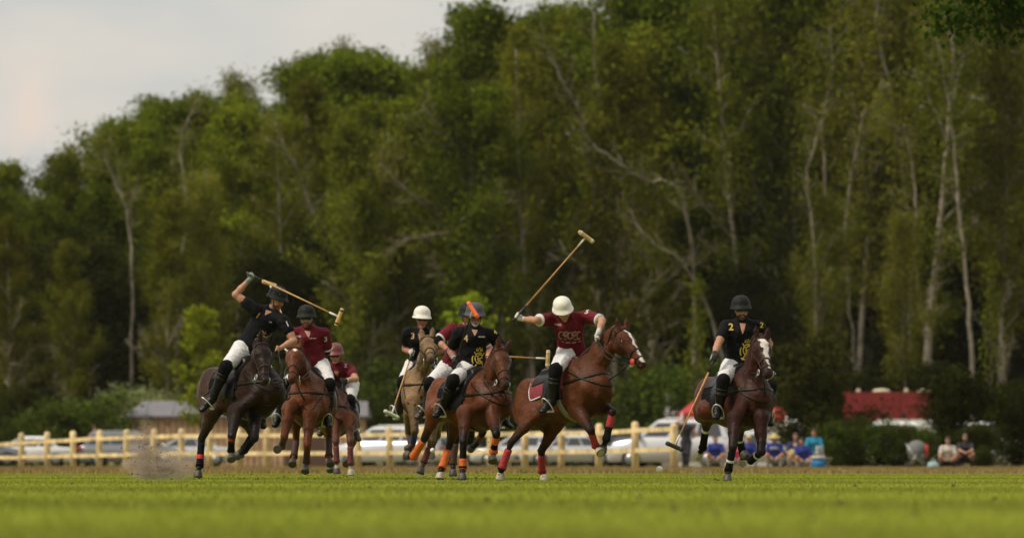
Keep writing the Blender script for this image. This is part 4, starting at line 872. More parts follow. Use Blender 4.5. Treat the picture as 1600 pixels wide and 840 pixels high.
    for s_ in (-1, 1):
        pts, nor = [], []
        for t, n0 in ((.02, .03), (.10, .01), (.20, -.02), (.30, -.035), (.40, -.045), (.47, -.05)):
            ht = B.ray_cast(Vector(Hd(t, s_*.25, n0)), Vector(-lh*s_), .3)
            if ht[0]: pts.append(np.array(ht[0])+lh*s_*.003); nor.append(lh*s_)
        if len(pts) > 2: m.ribbon(pts, nor, .018, .006)
    bri = part(m, 'bridle', br)
    rings = []
    for s_ in (-1, 1):
        m = MB(); c = Hd(.46, s_*.068, -.055); rings.append(c)
        m.torus(c, ha, hn, .036, .036, .005, 16, 6); m.tube([c-hn*.01, c-hn*.06+ha*-.01, c-hn*.10-ha*.02], .005, 5); m.build('bit_ring', STEEL, bri, base)
    if S.get('redring'):
        m = MB(); c = Hd(.46, -.075, -.03); m.lathe(c, lh, ha, [(.004, -.006), (.038, -.005), (.040, 0), (.038, .005), (.004, .006)], 16); m.build('bit_guard', mat('red_rubber', (.55, .03, .02), .5), bri, base)
    m = MB(); a = Hd(.34, 0, -.10); m.tube([chest+u*.01, chest+(a-chest)*.5+u*.03-up*.03, a], .009, 6); part(m, 'martingale', LEATH)
    H['rings'] = rings; H['saddle'] = sdl
    return H
def finish_tack(H, hand, feet, slack=.05):
    "reins to the rider's hand, stirrups round the feet: feet = [(side, ankle, toe)]"
    o, base, T, lat = H['o'], H['base'], H['T'], H['lat']
    for i, c in enumerate(H['rings']):
        for g in (0, 1):
            m = MB(); b = hand+np.array((0, 0, -.02*g)); s_ = -1 if i == 0 else 1
            n_ = [c+(b-c)*t+np.array((0, 0, -1.))*(slack+.06*g)*4*t*(1-t)+lat*s_*.11*math.sin(math.pi*t)*(1 if t < .99 else 0) for t in np.linspace(0, 1, 12)]
            m.tube(n_, .0075, 6); m.build('rein', LEATH, o, base)
    for s_, an, toe in feet:
        d = nrm(toe-an); c = an+(toe-an)*.45+np.array((0, 0, -.01)); sd_ = nrm(np.cross(d, (0, 0, 1.)))
        upv = nrm(np.array((0, 0, 1.))-d*d[2])
        m = MB(); m.torus(c-upv*.02, sd_, upv, .070, .135, .0085, 22, 6, (R(-30), R(210)))
        e1, e2 = c-upv*.02+sd_*.070*math.cos(R(-30))+upv*.135*math.sin(R(-30)), c-upv*.02+sd_*.070*math.cos(R(210))+upv*.135*math.sin(R(210))
        m.tube([e1, e2], .014, 6); st = m.build('stirrup', STEEL, o, base)
        top = T(.16, s_*.27, 1.28); bt = c+upv*.115
        m = MB(); m.ribbon([top, top+(bt-top)*.5+lat*s_*.02, bt], [lat*s_]*3, .028, .008); m.build('stirrup_leather', LEATH, o, base)
# ------------------------------------------------------------------ people
def text_verts(txt, size):
    c = bpy.data.curves.new('t', 'FONT'); c.body = txt; c.size = size; c.align_x = 'CENTER'; c.align_y = 'CENTER'; c.offset = size*.02
    o = bpy.data.objects.new('t', c); COL.objects.link(o)
    dg = bpy.context.evaluated_depsgraph_get(); dg.update(); me = o.evaluated_get(dg).to_mesh()
    bm = bmesh.new(); bm.from_mesh(me); o.evaluated_get(dg).to_mesh_clear()
    bmesh.ops.triangulate(bm, faces=bm.faces[:])
    for _ in range(2):
        es = [e for e in bm.edges if e.calc_length() > size*.22]
        if es: bmesh.ops.subdivide_edges(bm, edges=es, cuts=1); bmesh.ops.triangulate(bm, faces=bm.faces[:])
    V = [tuple(v.co) for v in bm.verts]; Fc = [tuple(v.index for v in f.verts) for f in bm.faces]; bm.free()
    bpy.data.objects.remove(o); bpy.data.curves.remove(c)
    return V, Fc
def stroke2(mb_pts, w):
    "polyline strokes in 2-D -> verts, faces"
    V, Fc = [], []
    for pts in mb_pts:
        n0 = len(V); k = len(pts)
        for i, p in enumerate(pts):
            a, b = pts[max(i-1, 0)], pts[min(i+1, k-1)]; dx, dy = b[0]-a[0], b[1]-a[1]; L = math.hypot(dx, dy) or 1
            V += [(p[0]-dy/L*w/2, p[1]+dx/L*w/2, 0), (p[0]+dy/L*w/2, p[1]-dx/L*w/2, 0)]
        for i in range(k-1): Fc.append((n0+2*i, n0+2*i+1, n0+2*i+3, n0+2*i+2))
    return V, Fc
def arc2(cx, cy, rx, ry, a0, a1, n=14): return [(cx+rx*math.cos(R(a0+(a1-a0)*i/n)), cy+ry*math.sin(R(a0+(a1-a0)*i/n))) for i in range(n+1)]
CREST = [arc2(0, 0, .062, .072, 60, 320), arc2(.01, 0, .036, .046, 30, 300), [(-.075, .085), (-.03, .02), (.03, -.06), (.07, -.12)], [(.075, .07), (.03, .01), (-.02, -.05), (-.075, -.13)],
         [(-.01, .05), (.05, .05)], [(0, .0), (.045, .0)], [(-.045, .10), (-.035, .135), (-.018, .108), (0, .145), (.018, .108), (.035, .135), (.045, .10), (-.045, .10)], arc2(-.085, -.02, .015, .05, 90, 270, 6), [(-.04, -.125), (-.09, -.105)], [(.04, -.10), (.09, -.125)]]
SCROLL = []
for sx in (-1, 1):
    SCROLL += [arc2(sx*.055, .02, .035, .035, 0, 300), arc2(sx*.055, .02, .018, .018, 90, 420), arc2(sx*.115, .0, .028, .05, 60, 300), [(sx*.02, -.03), (sx*.06, -.055), (sx*.12, -.05), (sx*.15, -.02)]]
SCROLL += [arc2(0, .0, .03, .045, 0, 360), [(-.14, -.08), (-.05, -.095), (.05, -.095), (.14, -.08)]]

def make_person(key, label, S, cat='person', group=None, vox=.0075):
    "S: joints as photo positions; depths come from the bone lengths"
    sc = S.get('sc', 1.); px = S['pelvis']
    pel = P(px[0], px[1], px[2]); nk = S['neck']; neck = P(nk[0], nk[1], pel[1]+nk[2])
    front = nrm(S.get('front', (0, -1, 0)))
    if 'sh' in S: RS, LS = [P(q[0], q[1], neck[1]+q[2]) for q in S['sh']]
    else:
        la = nrm(np.cross((0, 0, 1.), front)); RS, LS = neck-la*.19*sc-np.array((0, 0, .05)), neck+la*.19*sc-np.array((0, 0, .05))
    lat = nrm(LS-RS); up = nrm(neck-pel); fr = nrm(np.cross(lat, up))
    hl = nrm(S['hiplat']) if 'hiplat' in S else nrm(np.cross((0, 0, 1.), front))
    hc = S['head']; head = P(hc[0], hc[1], neck[1]+(hc[2] if len(hc) > 2 else -.08))
    yaw, pit, rol = S.get('look', (0, 0, 0))
    hf = np.array((math.sin(R(yaw))*math.cos(R(pit)), -math.cos(R(yaw))*math.cos(R(pit)), -math.sin(R(pit))))
    hu = nrm(np.array((0, 0, 1.))-hf*hf[2]); hlft = np.cross(hu, hf); hu = nrm(hu*math.cos(R(rol))+hlft*math.sin(R(rol))); hlft = np.cross(hu, hf)
    def Hh(f, l, z): return head+(hf*f+hlft*l+hu*z)*sc
    base = np.array(S.get('base', (pel[0], pel[1], 0)), float)
    mid = pel+(neck-pel)*.42+fr*.0; chest = pel+(neck-pel)*.78+fr*.015
    torso = [E(pel-hl*.07*sc, pel+hl*.07*sc, .115*sc, .115*sc, .12*sc, .12*sc, fr, .04),
             E(pel+up*.04, mid, .105*sc, .10*sc, .15*sc, .145*sc, fr, .04), E(mid, chest, .10*sc, .118*sc, .145*sc, .172*sc, fr, .04),
             E(chest, neck-up*.03, .118*sc, .06*sc, .172*sc, .09*sc, fr, .04),
             E(neck-up*.03, RS, .066*sc, .062*sc, .06*sc, .06*sc, up, .04), E(neck-up*.03, LS, .066*sc, .062*sc, .06*sc, .06*sc, up, .04)]
    arms, hands, sleeves = {}, {}, []
    body = list(torso)
    for sd_, SH in (('R', RS), ('L', LS)):
        a = S['arm'+sd_]; el = chain(SH, a[0], .29*sc, None, key+' elbow'+sd_); wr = chain(el, a[1], .25*sc, None, key+' wrist'+sd_)
        arms[sd_] = (SH, el, wr); d = nrm(wr-el)
        if len(a) > 2: hd = chain(wr, a[2], .085*sc, None); hdv = nrm(hd-wr)
        else: hdv = d
        hc_ = wr+hdv*.085*sc
        body += [E(SH, el, .058*sc, .043*sc, k=.03), E(SH+(el-SH)*.35, SH+(el-SH)*.7, .050*sc, .047*sc, k=.03), E(el, el+(wr-el)*.4, .043*sc, .041*sc, k=.02), E(el+(wr-el)*.4, wr, .042*sc, .027*sc, k=.02)]
        sleeves.append(E(SH, SH+(el-SH)*S.get('slv', .62), .068*sc, .066*sc, k=.03))
        # hand: palm, four curled fingers round the grip g, thumb closing against them
        g = nrm(S.get('grip'+sd_, (0, 0, 1.))); g = nrm(g-hdv*(g@hdv)*.8); pn = nrm(np.cross(g, hdv))
        if (pn@fr) < 0: pn = -pn
        hp = [E(wr, wr+hdv*.05*sc, .022*sc, .020*sc, .028*sc, .034*sc, pn, .012)]
        for i in range(4):
            o_ = g*(i-1.5)*.021*sc; L = (.9, 1., .95, .78)[i]*sc
            k0 = wr+hdv*.075*sc+o_; k1 = k0+(hdv*.6+pn*.8)*.034*L; k2 = k1+(-hdv*.45+pn*.75)*.026*L; k3 = k2+(-hdv*.95-pn*.1)*.020*L
            hp += [E(wr+hdv*.03*sc+o_*.6, k0, .0125*sc, .0115*sc, k=.008), E(k0, k1, .0108*sc, .0100*sc, k=.004), E(k1, k2, .0100*sc, .0092*sc, k=.003), E(k2, k3, .0092*sc, .008*sc, k=.003)]
        t0 = wr+hdv*.025*sc-g*.028*sc; t1 = t0+(hdv*.5-g*.35+pn*.7)*.038*sc; t2 = t1+(hdv*.5+g*.3+pn*.55)*.032*sc
        hp += [E(t0, t1, .014*sc, .0125*sc, k=.008), E(t1, t2, .0125*sc, .010*sc, k=.004)]
        hands[sd_] = (hp, hc_, hdv, pn, g); body += hp
    legs = {}
    for sd_, s_ in (('R', -1), ('L', 1)):
        g = S['leg'+sd_]; hip = pel+hl*s_*.095*sc-np.array((0, 0, .03)); kn = chain(hip, g[0], .43*sc, None, key+' knee'+sd_); an = chain(kn, g[1], .42*sc, None, key+' ankle'+sd_)
        if 'horse' in S:      # the leg lies outside the pony's barrel
            Hs = S['horse']; hc0 = Hs['T'](.1, 0, 1.2)
            def outside(p, r):
                q = s_*float((p-hc0)@Hs['lat']); ly = s_*Hs['lat'][1]
                if q < r and abs(ly) > .2 and p[1]+(r-q)/ly < p[1]+.6: return P((p[0]*F/p[1])+800, HZ-(p[2]-CH)*F/p[1], p[1]+max(-.6, min(.6, (r-q)/ly)))
                return p
            kn = outside(kn, .385); an = outside(an, .40)
        to = chain(an, g[2], .19*sc, None, key+' toe'+sd_); legs[sd_] = (hip, kn, an, to)
        body += [E(hip, kn, .092*sc, .058*sc, k=.04), E(kn, kn+(an-kn)*.35, .056*sc, .056*sc, k=.03), E(kn+(an-kn)*.35, an, .056*sc, .036*sc, k=.03), E(an, an+(to-an)*.75, .032*sc, .020*sc, .030*sc, .026*sc, (0, 0, 1.), .02)]
    # head
    hdp = [E(head-(head-neck)*1.05, Hh(-.015, 0, -.05), .058*sc, .054*sc, k=.02),
           E(Hh(-.012, 0, .035), Hh(.012, 0, .03), .088*sc, .086*sc, .075*sc, .072*sc, hu, .02), E(Hh(.03, 0, -.02), Hh(.032, 0, -.075), .062*sc, .040*sc, .058*sc, .042*sc, hf, .02),
           E(Hh(.065, 0, -.092), Hh(.062, 0, -.095), .020*sc, .020*sc, .024*sc, .024*sc, hf, .015), E(Hh(.088, 0, .018), Hh(.108, 0, -.022), .009*sc, .014*sc, .009*sc, .015*sc, hf, .008),
           E(Hh(.082, -.035, .034), Hh(.082, .035, .034), .010*sc, k=.015), E(Hh(.086, -.018, -.055), Hh(.086, .018, -.055), .008*sc, k=.006), E(Hh(.084, -.015, -.066), Hh(.084, .015, -.066), .008*sc, k=.006)]
    for s_ in (-1, 1):
        hdp += [E(Hh(.0, s_*.074, .010), Hh(.004, s_*.072, -.022), .024*sc, .014*sc, .010*sc, .010*sc, hf, .006), E(Hh(.092, s_*.032, .018), Hh(.092, s_*.030, .018), .014*sc, k=.008, sub=True),
                E(Hh(.062, s_*.045, -.01), Hh(.055, s_*.045, -.03), .022*sc, k=.02)]
    body += hdp
    sk = np.array(S.get('skin', (.44, .23, .15)))
    beard = S.get('beard')
    def colf(V):
        q = (V-head)/sc; f, l, z = q@hf, q@hlft, q@hu
        c = np.repeat(sk[None], len(V), 0)
        inh = (np.abs(l) < .1) & (f > -.13) & (f < .14)
        lip = inh & (f > .075) & (np.abs(l) < .026) & (z < -.050) & (z > -.072); c[lip] = sk*np.array((.85, .5, .5))
        if beard is not None:
            b = inh & (z < -.045) & (z > -.13) & (f > -.005) & ~lip | inh & (f > .07) & (np.abs(l) < .032) & (z > -.05) & (z < -.036)
            c[b] = np.array(beard)
        hz = inh & ((z > .055) | ((f < -.02) & (z > -.06))) & (z < .16); c[hz] = np.array(S.get('hair', (.02, .014, .009)))
        return c
    o, V, Q = sdf_obj('person', body, vox, SKIN, base=base, col=colf, loc=base)
    tag(o, label, cat, group)
    def part(mb, name, m, par=o, sm=True): return mb.build(name, m, par, base, sm)
    for s_ in (-1, 1):
        m = MB(); m.lathe(Hh(.083, s_*.031, .017), hf, hu, [(.002, -.006), (.010, 0), (.006, .006), (.001, .008)], 8)
        if not S.get('glasses'): part(m, 'eye', mat('eye_white', (.25, .2, .18), .2))
    # shirt
    shm = S.get('shirt', BLACKS)
    vs = max(vox, .009); sh, SV, SQ = sdf_obj('shirt', torso[1:]+sleeves+[E(neck-up*.03, neck+up*.015, .068*sc, .062*sc, k=.02)]+([] if not S.get('untuck', 1) else [E(pel+up*.03, pel+up*.06, .122*sc, .12*sc, .165*sc, .16*sc, fr, .03)]), vs, shm, o, base, .013, [(-up, float(-up@(pel-up*S.get('hem', .02)*sc)))], wr=.0045)
    SB = bvh_of(SV, SQ)
    V2 = MB(); cc = neck+up*.02*sc+fr*.01; V2.lathe(cc-up*.035, nrm(up+fr*.35), lat, [(.074*sc, -.01), (.078*sc, .022), (.074*sc, .026), (.070*sc, -.01)], 22, 1.05, .95); V2.build('collar', S.get('collarm', shm), sh, base)
    # open neck: a wedge of skin colour patch would be paint, so a real placket opening is modelled as a skin-coloured inset
    if S.get('vneck', 1):
        vz = S.get('vneck', 1)*.095; w = .040
        pts = []; V_, F_ = [], []
        for j in range(7):
            for i in range(5): pts.append(((i/2-1)*w*(1-j/6.)**.85, -vz*j/6., 0))
        for j in range(6):
            for i in range(4): F_.append((j*5+i, j*5+i+1, j*5+i+6, j*5+i+5))
        for x, y, _ in pts:
            p = neck-up*.012*sc+lat*x+up*y; ht = SB.ray_cast(Vector(p+fr*.4), Vector(-fr), .6)
            V_.append((np.array(ht[0]) if ht[0] else p+fr*.08)+fr*.004)
        link('open_neck', new_mesh('open_neck', np.array(V_)-base, F_, mat('neck_skin', (.40, .21, .14), .5), True), o)
    def decal(V2d, F2d, at, mt, name, sxy=(1, 1), rot=0., dirv=None):
        "print lying on the shirt; at = photo position seen by the camera"
        dv = nrm(dirv) if dirv is not None else nrm(P(at[0], at[1], pel[1])-np.array((0, 0, CH)))
        ht = SB.ray_cast(Vector(P(at[0], at[1], pel[1]-1.)), Vector(dv), 3.)
        if ht[0] is None: print('decal misses', key, name); return
        c = np.array(ht[0]); nn = np.array(ht[1]); nn = nn if nn@dv < 0 else -nn; nn = nrm(nn-dv*1.2)
        rx = nrm(np.cross((0, 0, 1.), -nn))*-1; rx = rx if rx[0] > 0 else -rx; ry = np.cross(nn, rx); ry = ry if ry[2] > 0 else -ry
        cr_, sr_ = math.cos(R(rot)), math.sin(R(rot)); rx, ry = rx*cr_+ry*sr_, ry*cr_-rx*sr_
        out = []
        for x, y, _ in V2d:
            p = c+rx*x*sxy[0]+ry*y*sxy[1]; h2 = SB.ray_cast(Vector(p+nn*.15), Vector(-nn), .3)
            out.append((np.array(h2[0]) if h2[0] else p)+nn*.004)
        link(name, new_mesh(name, np.array(out)-base, F2d, mt, True), sh)
    for txt, size, at, mt, rot in S.get('texts', ()):
        v, f = text_verts(txt, size); decal(v, f, at, mt, 'number' if len(txt) == 1 else 'lettering', rot=rot)
    for nm, at, mt, s_, w in S.get('marks', ()):
        v, f = stroke2(CREST if nm == 'crest' else SCROLL, w/s_); decal(v, f, at, mt, nm, (s_, s_))
    for sd_ in 'RL':
        SHp, el, wr = arms[sd_]
        if S.get('cuff'):
            m = MB(); a = SHp+(el-SHp)*(S.get('slv', .62)+.16); m.tube([a, a+nrm(el-SHp)*.018], [.0800*sc, .0795*sc], 14); m.build('sleeve_trim', S['cuff'], sh, base)
        if S.get('band'+sd_):
            m = MB(); a = wr-nrm(wr-el)*.03; m.tube([a-nrm(wr-el)*.045, a], [.034*sc, .031*sc], 12); part(m, 'wristband', S['band'+sd_])
        if S.get('elbowpad'+sd_):
            m = MB(); m.tube([el-(el-SHp)*.28, el-(el-SHp)*.1, el, el+(wr-el)*.2], [.058*sc, .060*sc, .058*sc, .050*sc], 12); part(m, 'elbow_pad', BLACKC)
        if S.get('glove'+sd_):
            hp = hands[sd_][0]; d = nrm(wr-el)
            sdf_obj('glove', hp+[E(wr-d*.03, wr+d*.02, .031*sc, .027*sc, k=.01)], .005, S['glove'+sd_], o, base, .0025)
            if S.get('glovetrim'):
                m = MB(); hc_, hdv, pn, g_ = hands[sd_][1:]
                for i in (0, 2): a = wr+hdv*(.035+.018*i)-pn*.024; m.tube([a-g_*.025, a+g_*.025], .007, 6)
                part(m, 'glove_stripe', S['glovetrim'])
    # breeches, boots, knee guards
    bm_ = S.get('breeches', WHITEB)
    bp = [torso[0], E(pel, pel+up*.10, .118*sc, .105*sc, .15*sc, .15*sc, fr, .03)]
    for sd_ in 'RL':
        hip, kn, an, to = legs[sd_]; bp.append(E(hip, hip+(kn-hip)*(.97 if S.get('boots', 1) else 1.), .112*sc, .070*sc, k=.04))
        if not S.get('boots', 1): bp.append(E(kn, kn+(an-kn)*.88, .060*sc, .045*sc, k=.03))
    bre, _, _ = sdf_obj('breeches', bp, vs, bm_, o, base, .010, [(up, float(up@(pel+up*.12*sc)))], wr=.004)
    for sd_ in 'RL':
        hip, kn, an, to = legs[sd_]; d = nrm(an-kn); td = nrm(to-an)
        fwd = nrm(td-d*(td@d))
        if S.get('boots', 1):
            b_ = [E(kn+d*.04, kn+d*.17, .064*sc, .066*sc, k=.03), E(kn+d*.17, an-d*.04, .066*sc, .045*sc, k=.03), E(an-d*.05, an+d*.03-td*.02, .045*sc, .042*sc, k=.03),
                  E(an, an+(to-an)*.6, .047*sc, .038*sc, k=.02), E(an+d*.035-td*.03, to+d*.02, .043*sc, .030*sc, .043*sc, .044*sc, d, .02), E(an+d*.06-td*.045, an+d*.065, .020*sc, .020*sc, .034*sc, .034*sc, d, .01)]
            bt, _, _ = sdf_obj('riding_boot', b_, max(vox, .009), S.get('bootm', BOOTB), o, base, .004)
            if S.get('knee', 1):
                kp = [E(kn-nrm(kn-hip)*.06, kn, .078*sc, .076*sc, k=.03), E(kn, kn+d*.16, .078*sc, .070*sc, k=.03), E(kn+fwd*.03-d*.02, kn+fwd*.03+d*.05, .060*sc, .056*sc, k=.02)]
                kg, _, _ = sdf_obj('knee_guard', kp, .010, BLACKC, o, base, .002)
                m = MB()
                for q in (.10, .155): m.tube([kn+d*q, kn+d*(q+.025)], [.082*sc, .080*sc], 16)
                m.build('guard_strap', LEATH, kg, base)
        else:
            b_ = [E(an, to, .040*sc, .030*sc, .036*sc, .036*sc, (0, 0, 1.), .02)]; sdf_obj('shoe', b_, vox, S.get('shoem', BOOTB), o, base, .008)
    # headgear
    if S.get('belt', 0):
        m = MB(); m.tube([pel+up*.095, pel+up*.125], [.01, .01], 4)
    if S.get('glasses'):
        m = MB()
        pts = [Hh(.02, -.079, .018), Hh(.075, -.068, .018), Hh(.096, -.04, .016), Hh(.103, 0, .022), Hh(.096, .04, .016), Hh(.075, .068, .018), Hh(.02, .079, .018)]
        nor = [nrm(p-Hh(0, 0, .018)) for p in pts]; m.ribbon(pts[1:-1], nor[1:-1], .040*sc, .006); m.ribbon(pts[:2], nor[:2], .008, .004); m.ribbon(pts[-2:], nor[-2:], .008, .004); part(m, 'sunglasses', GLASSB)
    hk = S.get('helmet')
    if hk:
        mt = hk; sc0 = sc; sc = sc*.95; c = Hh(-.008, 0, .064)
        ax = nrm(hu-hf*.02)
        def brim(r0, extra): return lambda a: r0+extra*max(0, math.cos(a))**2
        m = MB(); m.lathe(c, ax, hf, [(.100*sc, -.010), (brim(.140*sc, .022*sc), lambda a: -.032-.006*max(0, math.cos(a))), (brim(.145*sc, .024*sc), lambda a: -.029-.006*max(0, math.cos(a))), (brim(.141*sc, .020*sc), lambda a: -.020-.004*max(0, math.cos(a))),
                                      (brim(.130*sc, .006*sc), .002), (.125*sc, .018), (.124*sc, .040*sc), (.119*sc, .066*sc), (.108*sc, .092*sc), (.088*sc, .116*sc), (.060*sc, .134*sc), (.03*sc, .143*sc), (.004, .146*sc)], 30, 1.10, .98)
        he = part(m, 'helmet', mt)
        m = MB(); m.torus(c, hf, hlft, .129*sc*1.1, .129*sc*.98, .006, 28, 6); m.build('helmet_band', S.get('bandm', mt), he, base)
        m = MB()
        for s_ in (-1, 1): m.tube([Hh(0, s_*.085, .03), Hh(.02, s_*.080, -.04), Hh(.055, s_*.045, -.10), Hh(.07, 0, -.122)], .0055, 6)
        m.build('chin_strap', LEATH, he, base)
        if S.get('cage'):
            m = MB()
            m.tube([Hh(.10, -.09, .02), Hh(.15, 0, -.0), Hh(.10, .09, .02)], .004, 5); m.build('vent_studs', mat('green_trim', (.02, .12, .07), .4), he, base)
        if S.get('studs'):
            m = MB()
            for a in range(0, 360, 40):
                d = hf*math.cos(R(a))+hlft*math.sin(R(a)); p = c+d*.119+ax*.045; m.lathe(p, d, ax, [(.010, 0), (.008, .004), (.002, .005)], 8)
            m.build('vent_stud', S['studs'], he, base)
        sc = sc0
    elif S.get('cap'):
        m = MB(); c = Hh(-.008, 0, .045); m.lathe(c, hu, hf, S['capprof'] if 'capprof' in S else [(lambda a: .098+.07*max(0, math.cos(a))**3, 0), (lambda a: .1+.07*max(0, math.cos(a))**3, .006), (.097, .012), (.093, .05), (.07, .08), (.03, .095), (.004, .097)], 20); part(m, 'cap', S['cap'])
    else:
        hr = [E(Hh(-.02, 0, .045), Hh(-.005, 0, .045), .090*sc, .088*sc, .080*sc, .078*sc, hu, .02), E(Hh(-.05, 0, .0), Hh(-.055, 0, -.04), .050*sc, .04*sc, .066*sc, .05*sc, hf, .02)]
        if S.get('long'): hr += [E(Hh(-.05, -.03, -.02), Hh(-.04, -.05, -.16), .05, .035, k=.02), E(Hh(-.05, .03, -.02), Hh(-.04, .05, -.16), .05, .035, k=.02)]
        if S.get('bun'): hr += [E(Hh(-.06, 0, .11), Hh(-.055, 0, .115), .036, k=.01)]
        sdf_obj('hair', hr, .012, mat('hair_'+key, S.get('hair', (.02, .014, .009)), .7), o, base, .006, [(nrm(hf*.8-hu*.6), float(nrm(hf*.8-hu*.6)@Hh(.055, 0, .035)))])
    return dict(o=o, hands=hands, legs=legs, arms=arms, base=base, pel=pel, Hh=Hh, fr=fr, lat=lat, up=up)
def make_mallet(label, hand, head_at, along, shaftm=CANE, headm=WOODM, bands=WPR, hl=.235, hr=.027):
    "hand and head centre in space, along = direction of the cigar"
    d = nrm(head_at-hand); along = nrm(along-d*(along@d)*.9); base = hand.copy()
    o = MB().tube([hand+d*.10, head_at], [.0125, .0085], 8).build('polo_mallet', shaftm, None, base, loc=base); tag(o, label, 'mallet', 'polo mallets carried by the riders')
    MB().tube([hand-d*.09, hand-d*.075, hand+d*.0, hand+d*.17], [.020, .019, .017, .014], 10).build('grip', BLACKP, o, base)
    m = MB(); m.torus(hand-d*.02, d, nrm(np.cross(d, along)), .055, .05, .006, 16, 5); m.build('wrist_sling', LEATH, o, base)
    h = MB(); h.lathe(head_at-along*hl/2, along, d, [(hr*.72, 0), (hr*.92, .008), (hr, .05), (hr, hl-.05), (hr*.92, hl-.008), (hr*.72, hl)], 16)
    ho = h.build('mallet_head', headm, o, base)
    m = MB()
    for s_ in (-1, 1): a = head_at+along*s_*(hl*.36); m.tube([a-along*.010, a+along*.010], [hr*1.06]*2, 16)
    m.build('head_band', bands, ho, base)
    MB().tube([head_at-d*.16, head_at-d*.02], [.0125, .014], 8).build('shaft_tape', WPR, o, base)
    return o
# ------------------------------------------------------------------ the players
ORANGE = mat('orange_wrap', (.62, .13, .02), .75, noise=.2, nscale=30, bump=.5, bscale=30)
BLACKW = mat('black_wrap', (.008, .007, .008), .8, spec=.1, noise=.3, nscale=30, bump=.5, bscale=30)
REDW = mat('red_wrap', (.36, .022, .03), .75, noise=.2, nscale=30, bump=.4, bscale=30)
REDT = mat('red_tape', (.55, .02, .02), .6)
BROWNW = mat('brown_wrap', (.05, .016, .012), .75, noise=.25, nscale=30, bump=.4, bscale=30)
BLUEW = mat('blue_wrap', (.02, .06, .25), .75, noise=.2, nscale=30)
MARW = mat('dull_red_wrap', (.11, .022, .022), .75, noise=.2, nscale=30)
WTAPE = mat('white_tape', (.60, .60, .58), .6)
HELB = mat('black_helmet', (.007, .009, .008), .62, spec=.2, noise=.2, nscale=30, bump=.2, bscale=60)
HELW = mat('white_helmet', (.74, .71, .63), .5, noise=.14, nscale=14, bump=.15, bscale=30)
HELG = mat('grey_helmet', (.075, .075, .085), .6, spec=.2, noise=.2, nscale=30)
HELM = mat('maroon_helmet', (.15, .028, .03), .5, noise=.2, nscale=30)
GLW = mat('white_glove', (.55, .53, .50), .7, noise=.3, nscale=30)
GLG = mat('green_grey_glove', (.20, .24, .20), .7, noise=.5, nscale=40)
GLB = mat('black_glove', (.014, .013, .013), .7, noise=.3, nscale=30)
GREENT = mat('green_trim', (.02, .14, .08), .5)
BROWNBOOT = mat('brown_boot', (.028, .015, .011), .4, noise=.3, nscale=20, bump=.3, bscale=18)
MARPAD = mat('maroon_pad', (.19, .018, .028), .8, noise=.2, nscale=20)
YTAPE = mat('yellow_tape', (.62, .42, .12), .6)

def grip_pt(pr, s):
    hp, hc, hdv, pn, g = pr['hands'][s]; return hc+pn*.022-hdv*.008

# ---- 1: dark brown pony at the left
h = make_horse('h1', 'very dark brown pony with red bands on black leg wraps, kicking up dust', dict(
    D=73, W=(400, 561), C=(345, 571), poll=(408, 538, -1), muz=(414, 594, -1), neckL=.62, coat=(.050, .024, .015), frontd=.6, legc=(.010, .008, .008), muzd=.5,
    FR=[(368, 643, -1), (362, 682, -1), (361, 704, 1), (362, 716, -1)], FL=[(398, 644, -1), (398, 684, -1), (382, 703, 1), (371, 711, 1)],
    HR=[(334, 640, -1), (315, 686, 1), (312, 728, -1), (308, 741, -1)], HL=[(372, 640, -1), (395, 678, 1), (382, 700, 1), (376, 708, 1)],
    wraps=[('HR', .15, 1.2, BLACKW, .004), ('HR', .58, .74, REDT, .008), ('FR', .0, 1.2, BLACKW, .004), ('FR', -.02, .14, REDT, .008), ('FL', 0, 1.2, BLACKW, .004), ('HL', 0, 1.2, BLACKW, .004)], bridle=BROWNL))
r = make_person('r1', 'man in black jersey number 1 swinging a mallet over his black helmet', dict(
    horse=h, pelvis=(385, 546, h['T'](0, 0, 1.5)[1]), neck=(425, 484, -.10), front=(.45, -.9, 0), hiplat=h['lat'], sh=[(399, 484, -.06), (443, 502, -.16)], head=(432, 470, -.08), look=(52, 18, 4),
    armR=[(368, 460, -1), (389, 437, -1), (396, 430, -1)], armL=[(459, 532, -1), (437, 544, -1), (431, 544, -1)], legR=[(353, 573, -1), (332, 622, 1), (316, 638, -1)], legL=[(425, 592, -1), (408, 645, 1), (412, 664, -1)],
    gripR=(.75, -.5, -.35), gloveR=GLG, gripL=(.3, -.3, 1), helmet=HELB, studs=GREENT, shirt=BLACKS, beard=(.16, .085, .06), vneck=.75, slv=.45,
    texts=[('1', .115, (403, 493), GOLD, -38), ('1', .10, (449, 506), WPR, 20), ('pride', .018, (423, 503), WPR, -20)], marks=[('crest', (410, 532), YEL, .95, .013)]))
hd = grip_pt(r, 'R'); hp = r['hands']['R']
make_mallet('cane mallet swung over the black-helmeted rider at far left', hd, P(530, 495, hd[1]-.72), (.03, .15, 1.), headm=WOODM, bands=BLACKP)
finish_tack(h, grip_pt(r, 'L'), [(-1, r['legs']['R'][2], r['legs']['R'][3]), (1, r['legs']['L'][2], r['legs']['L'][3])], .10)

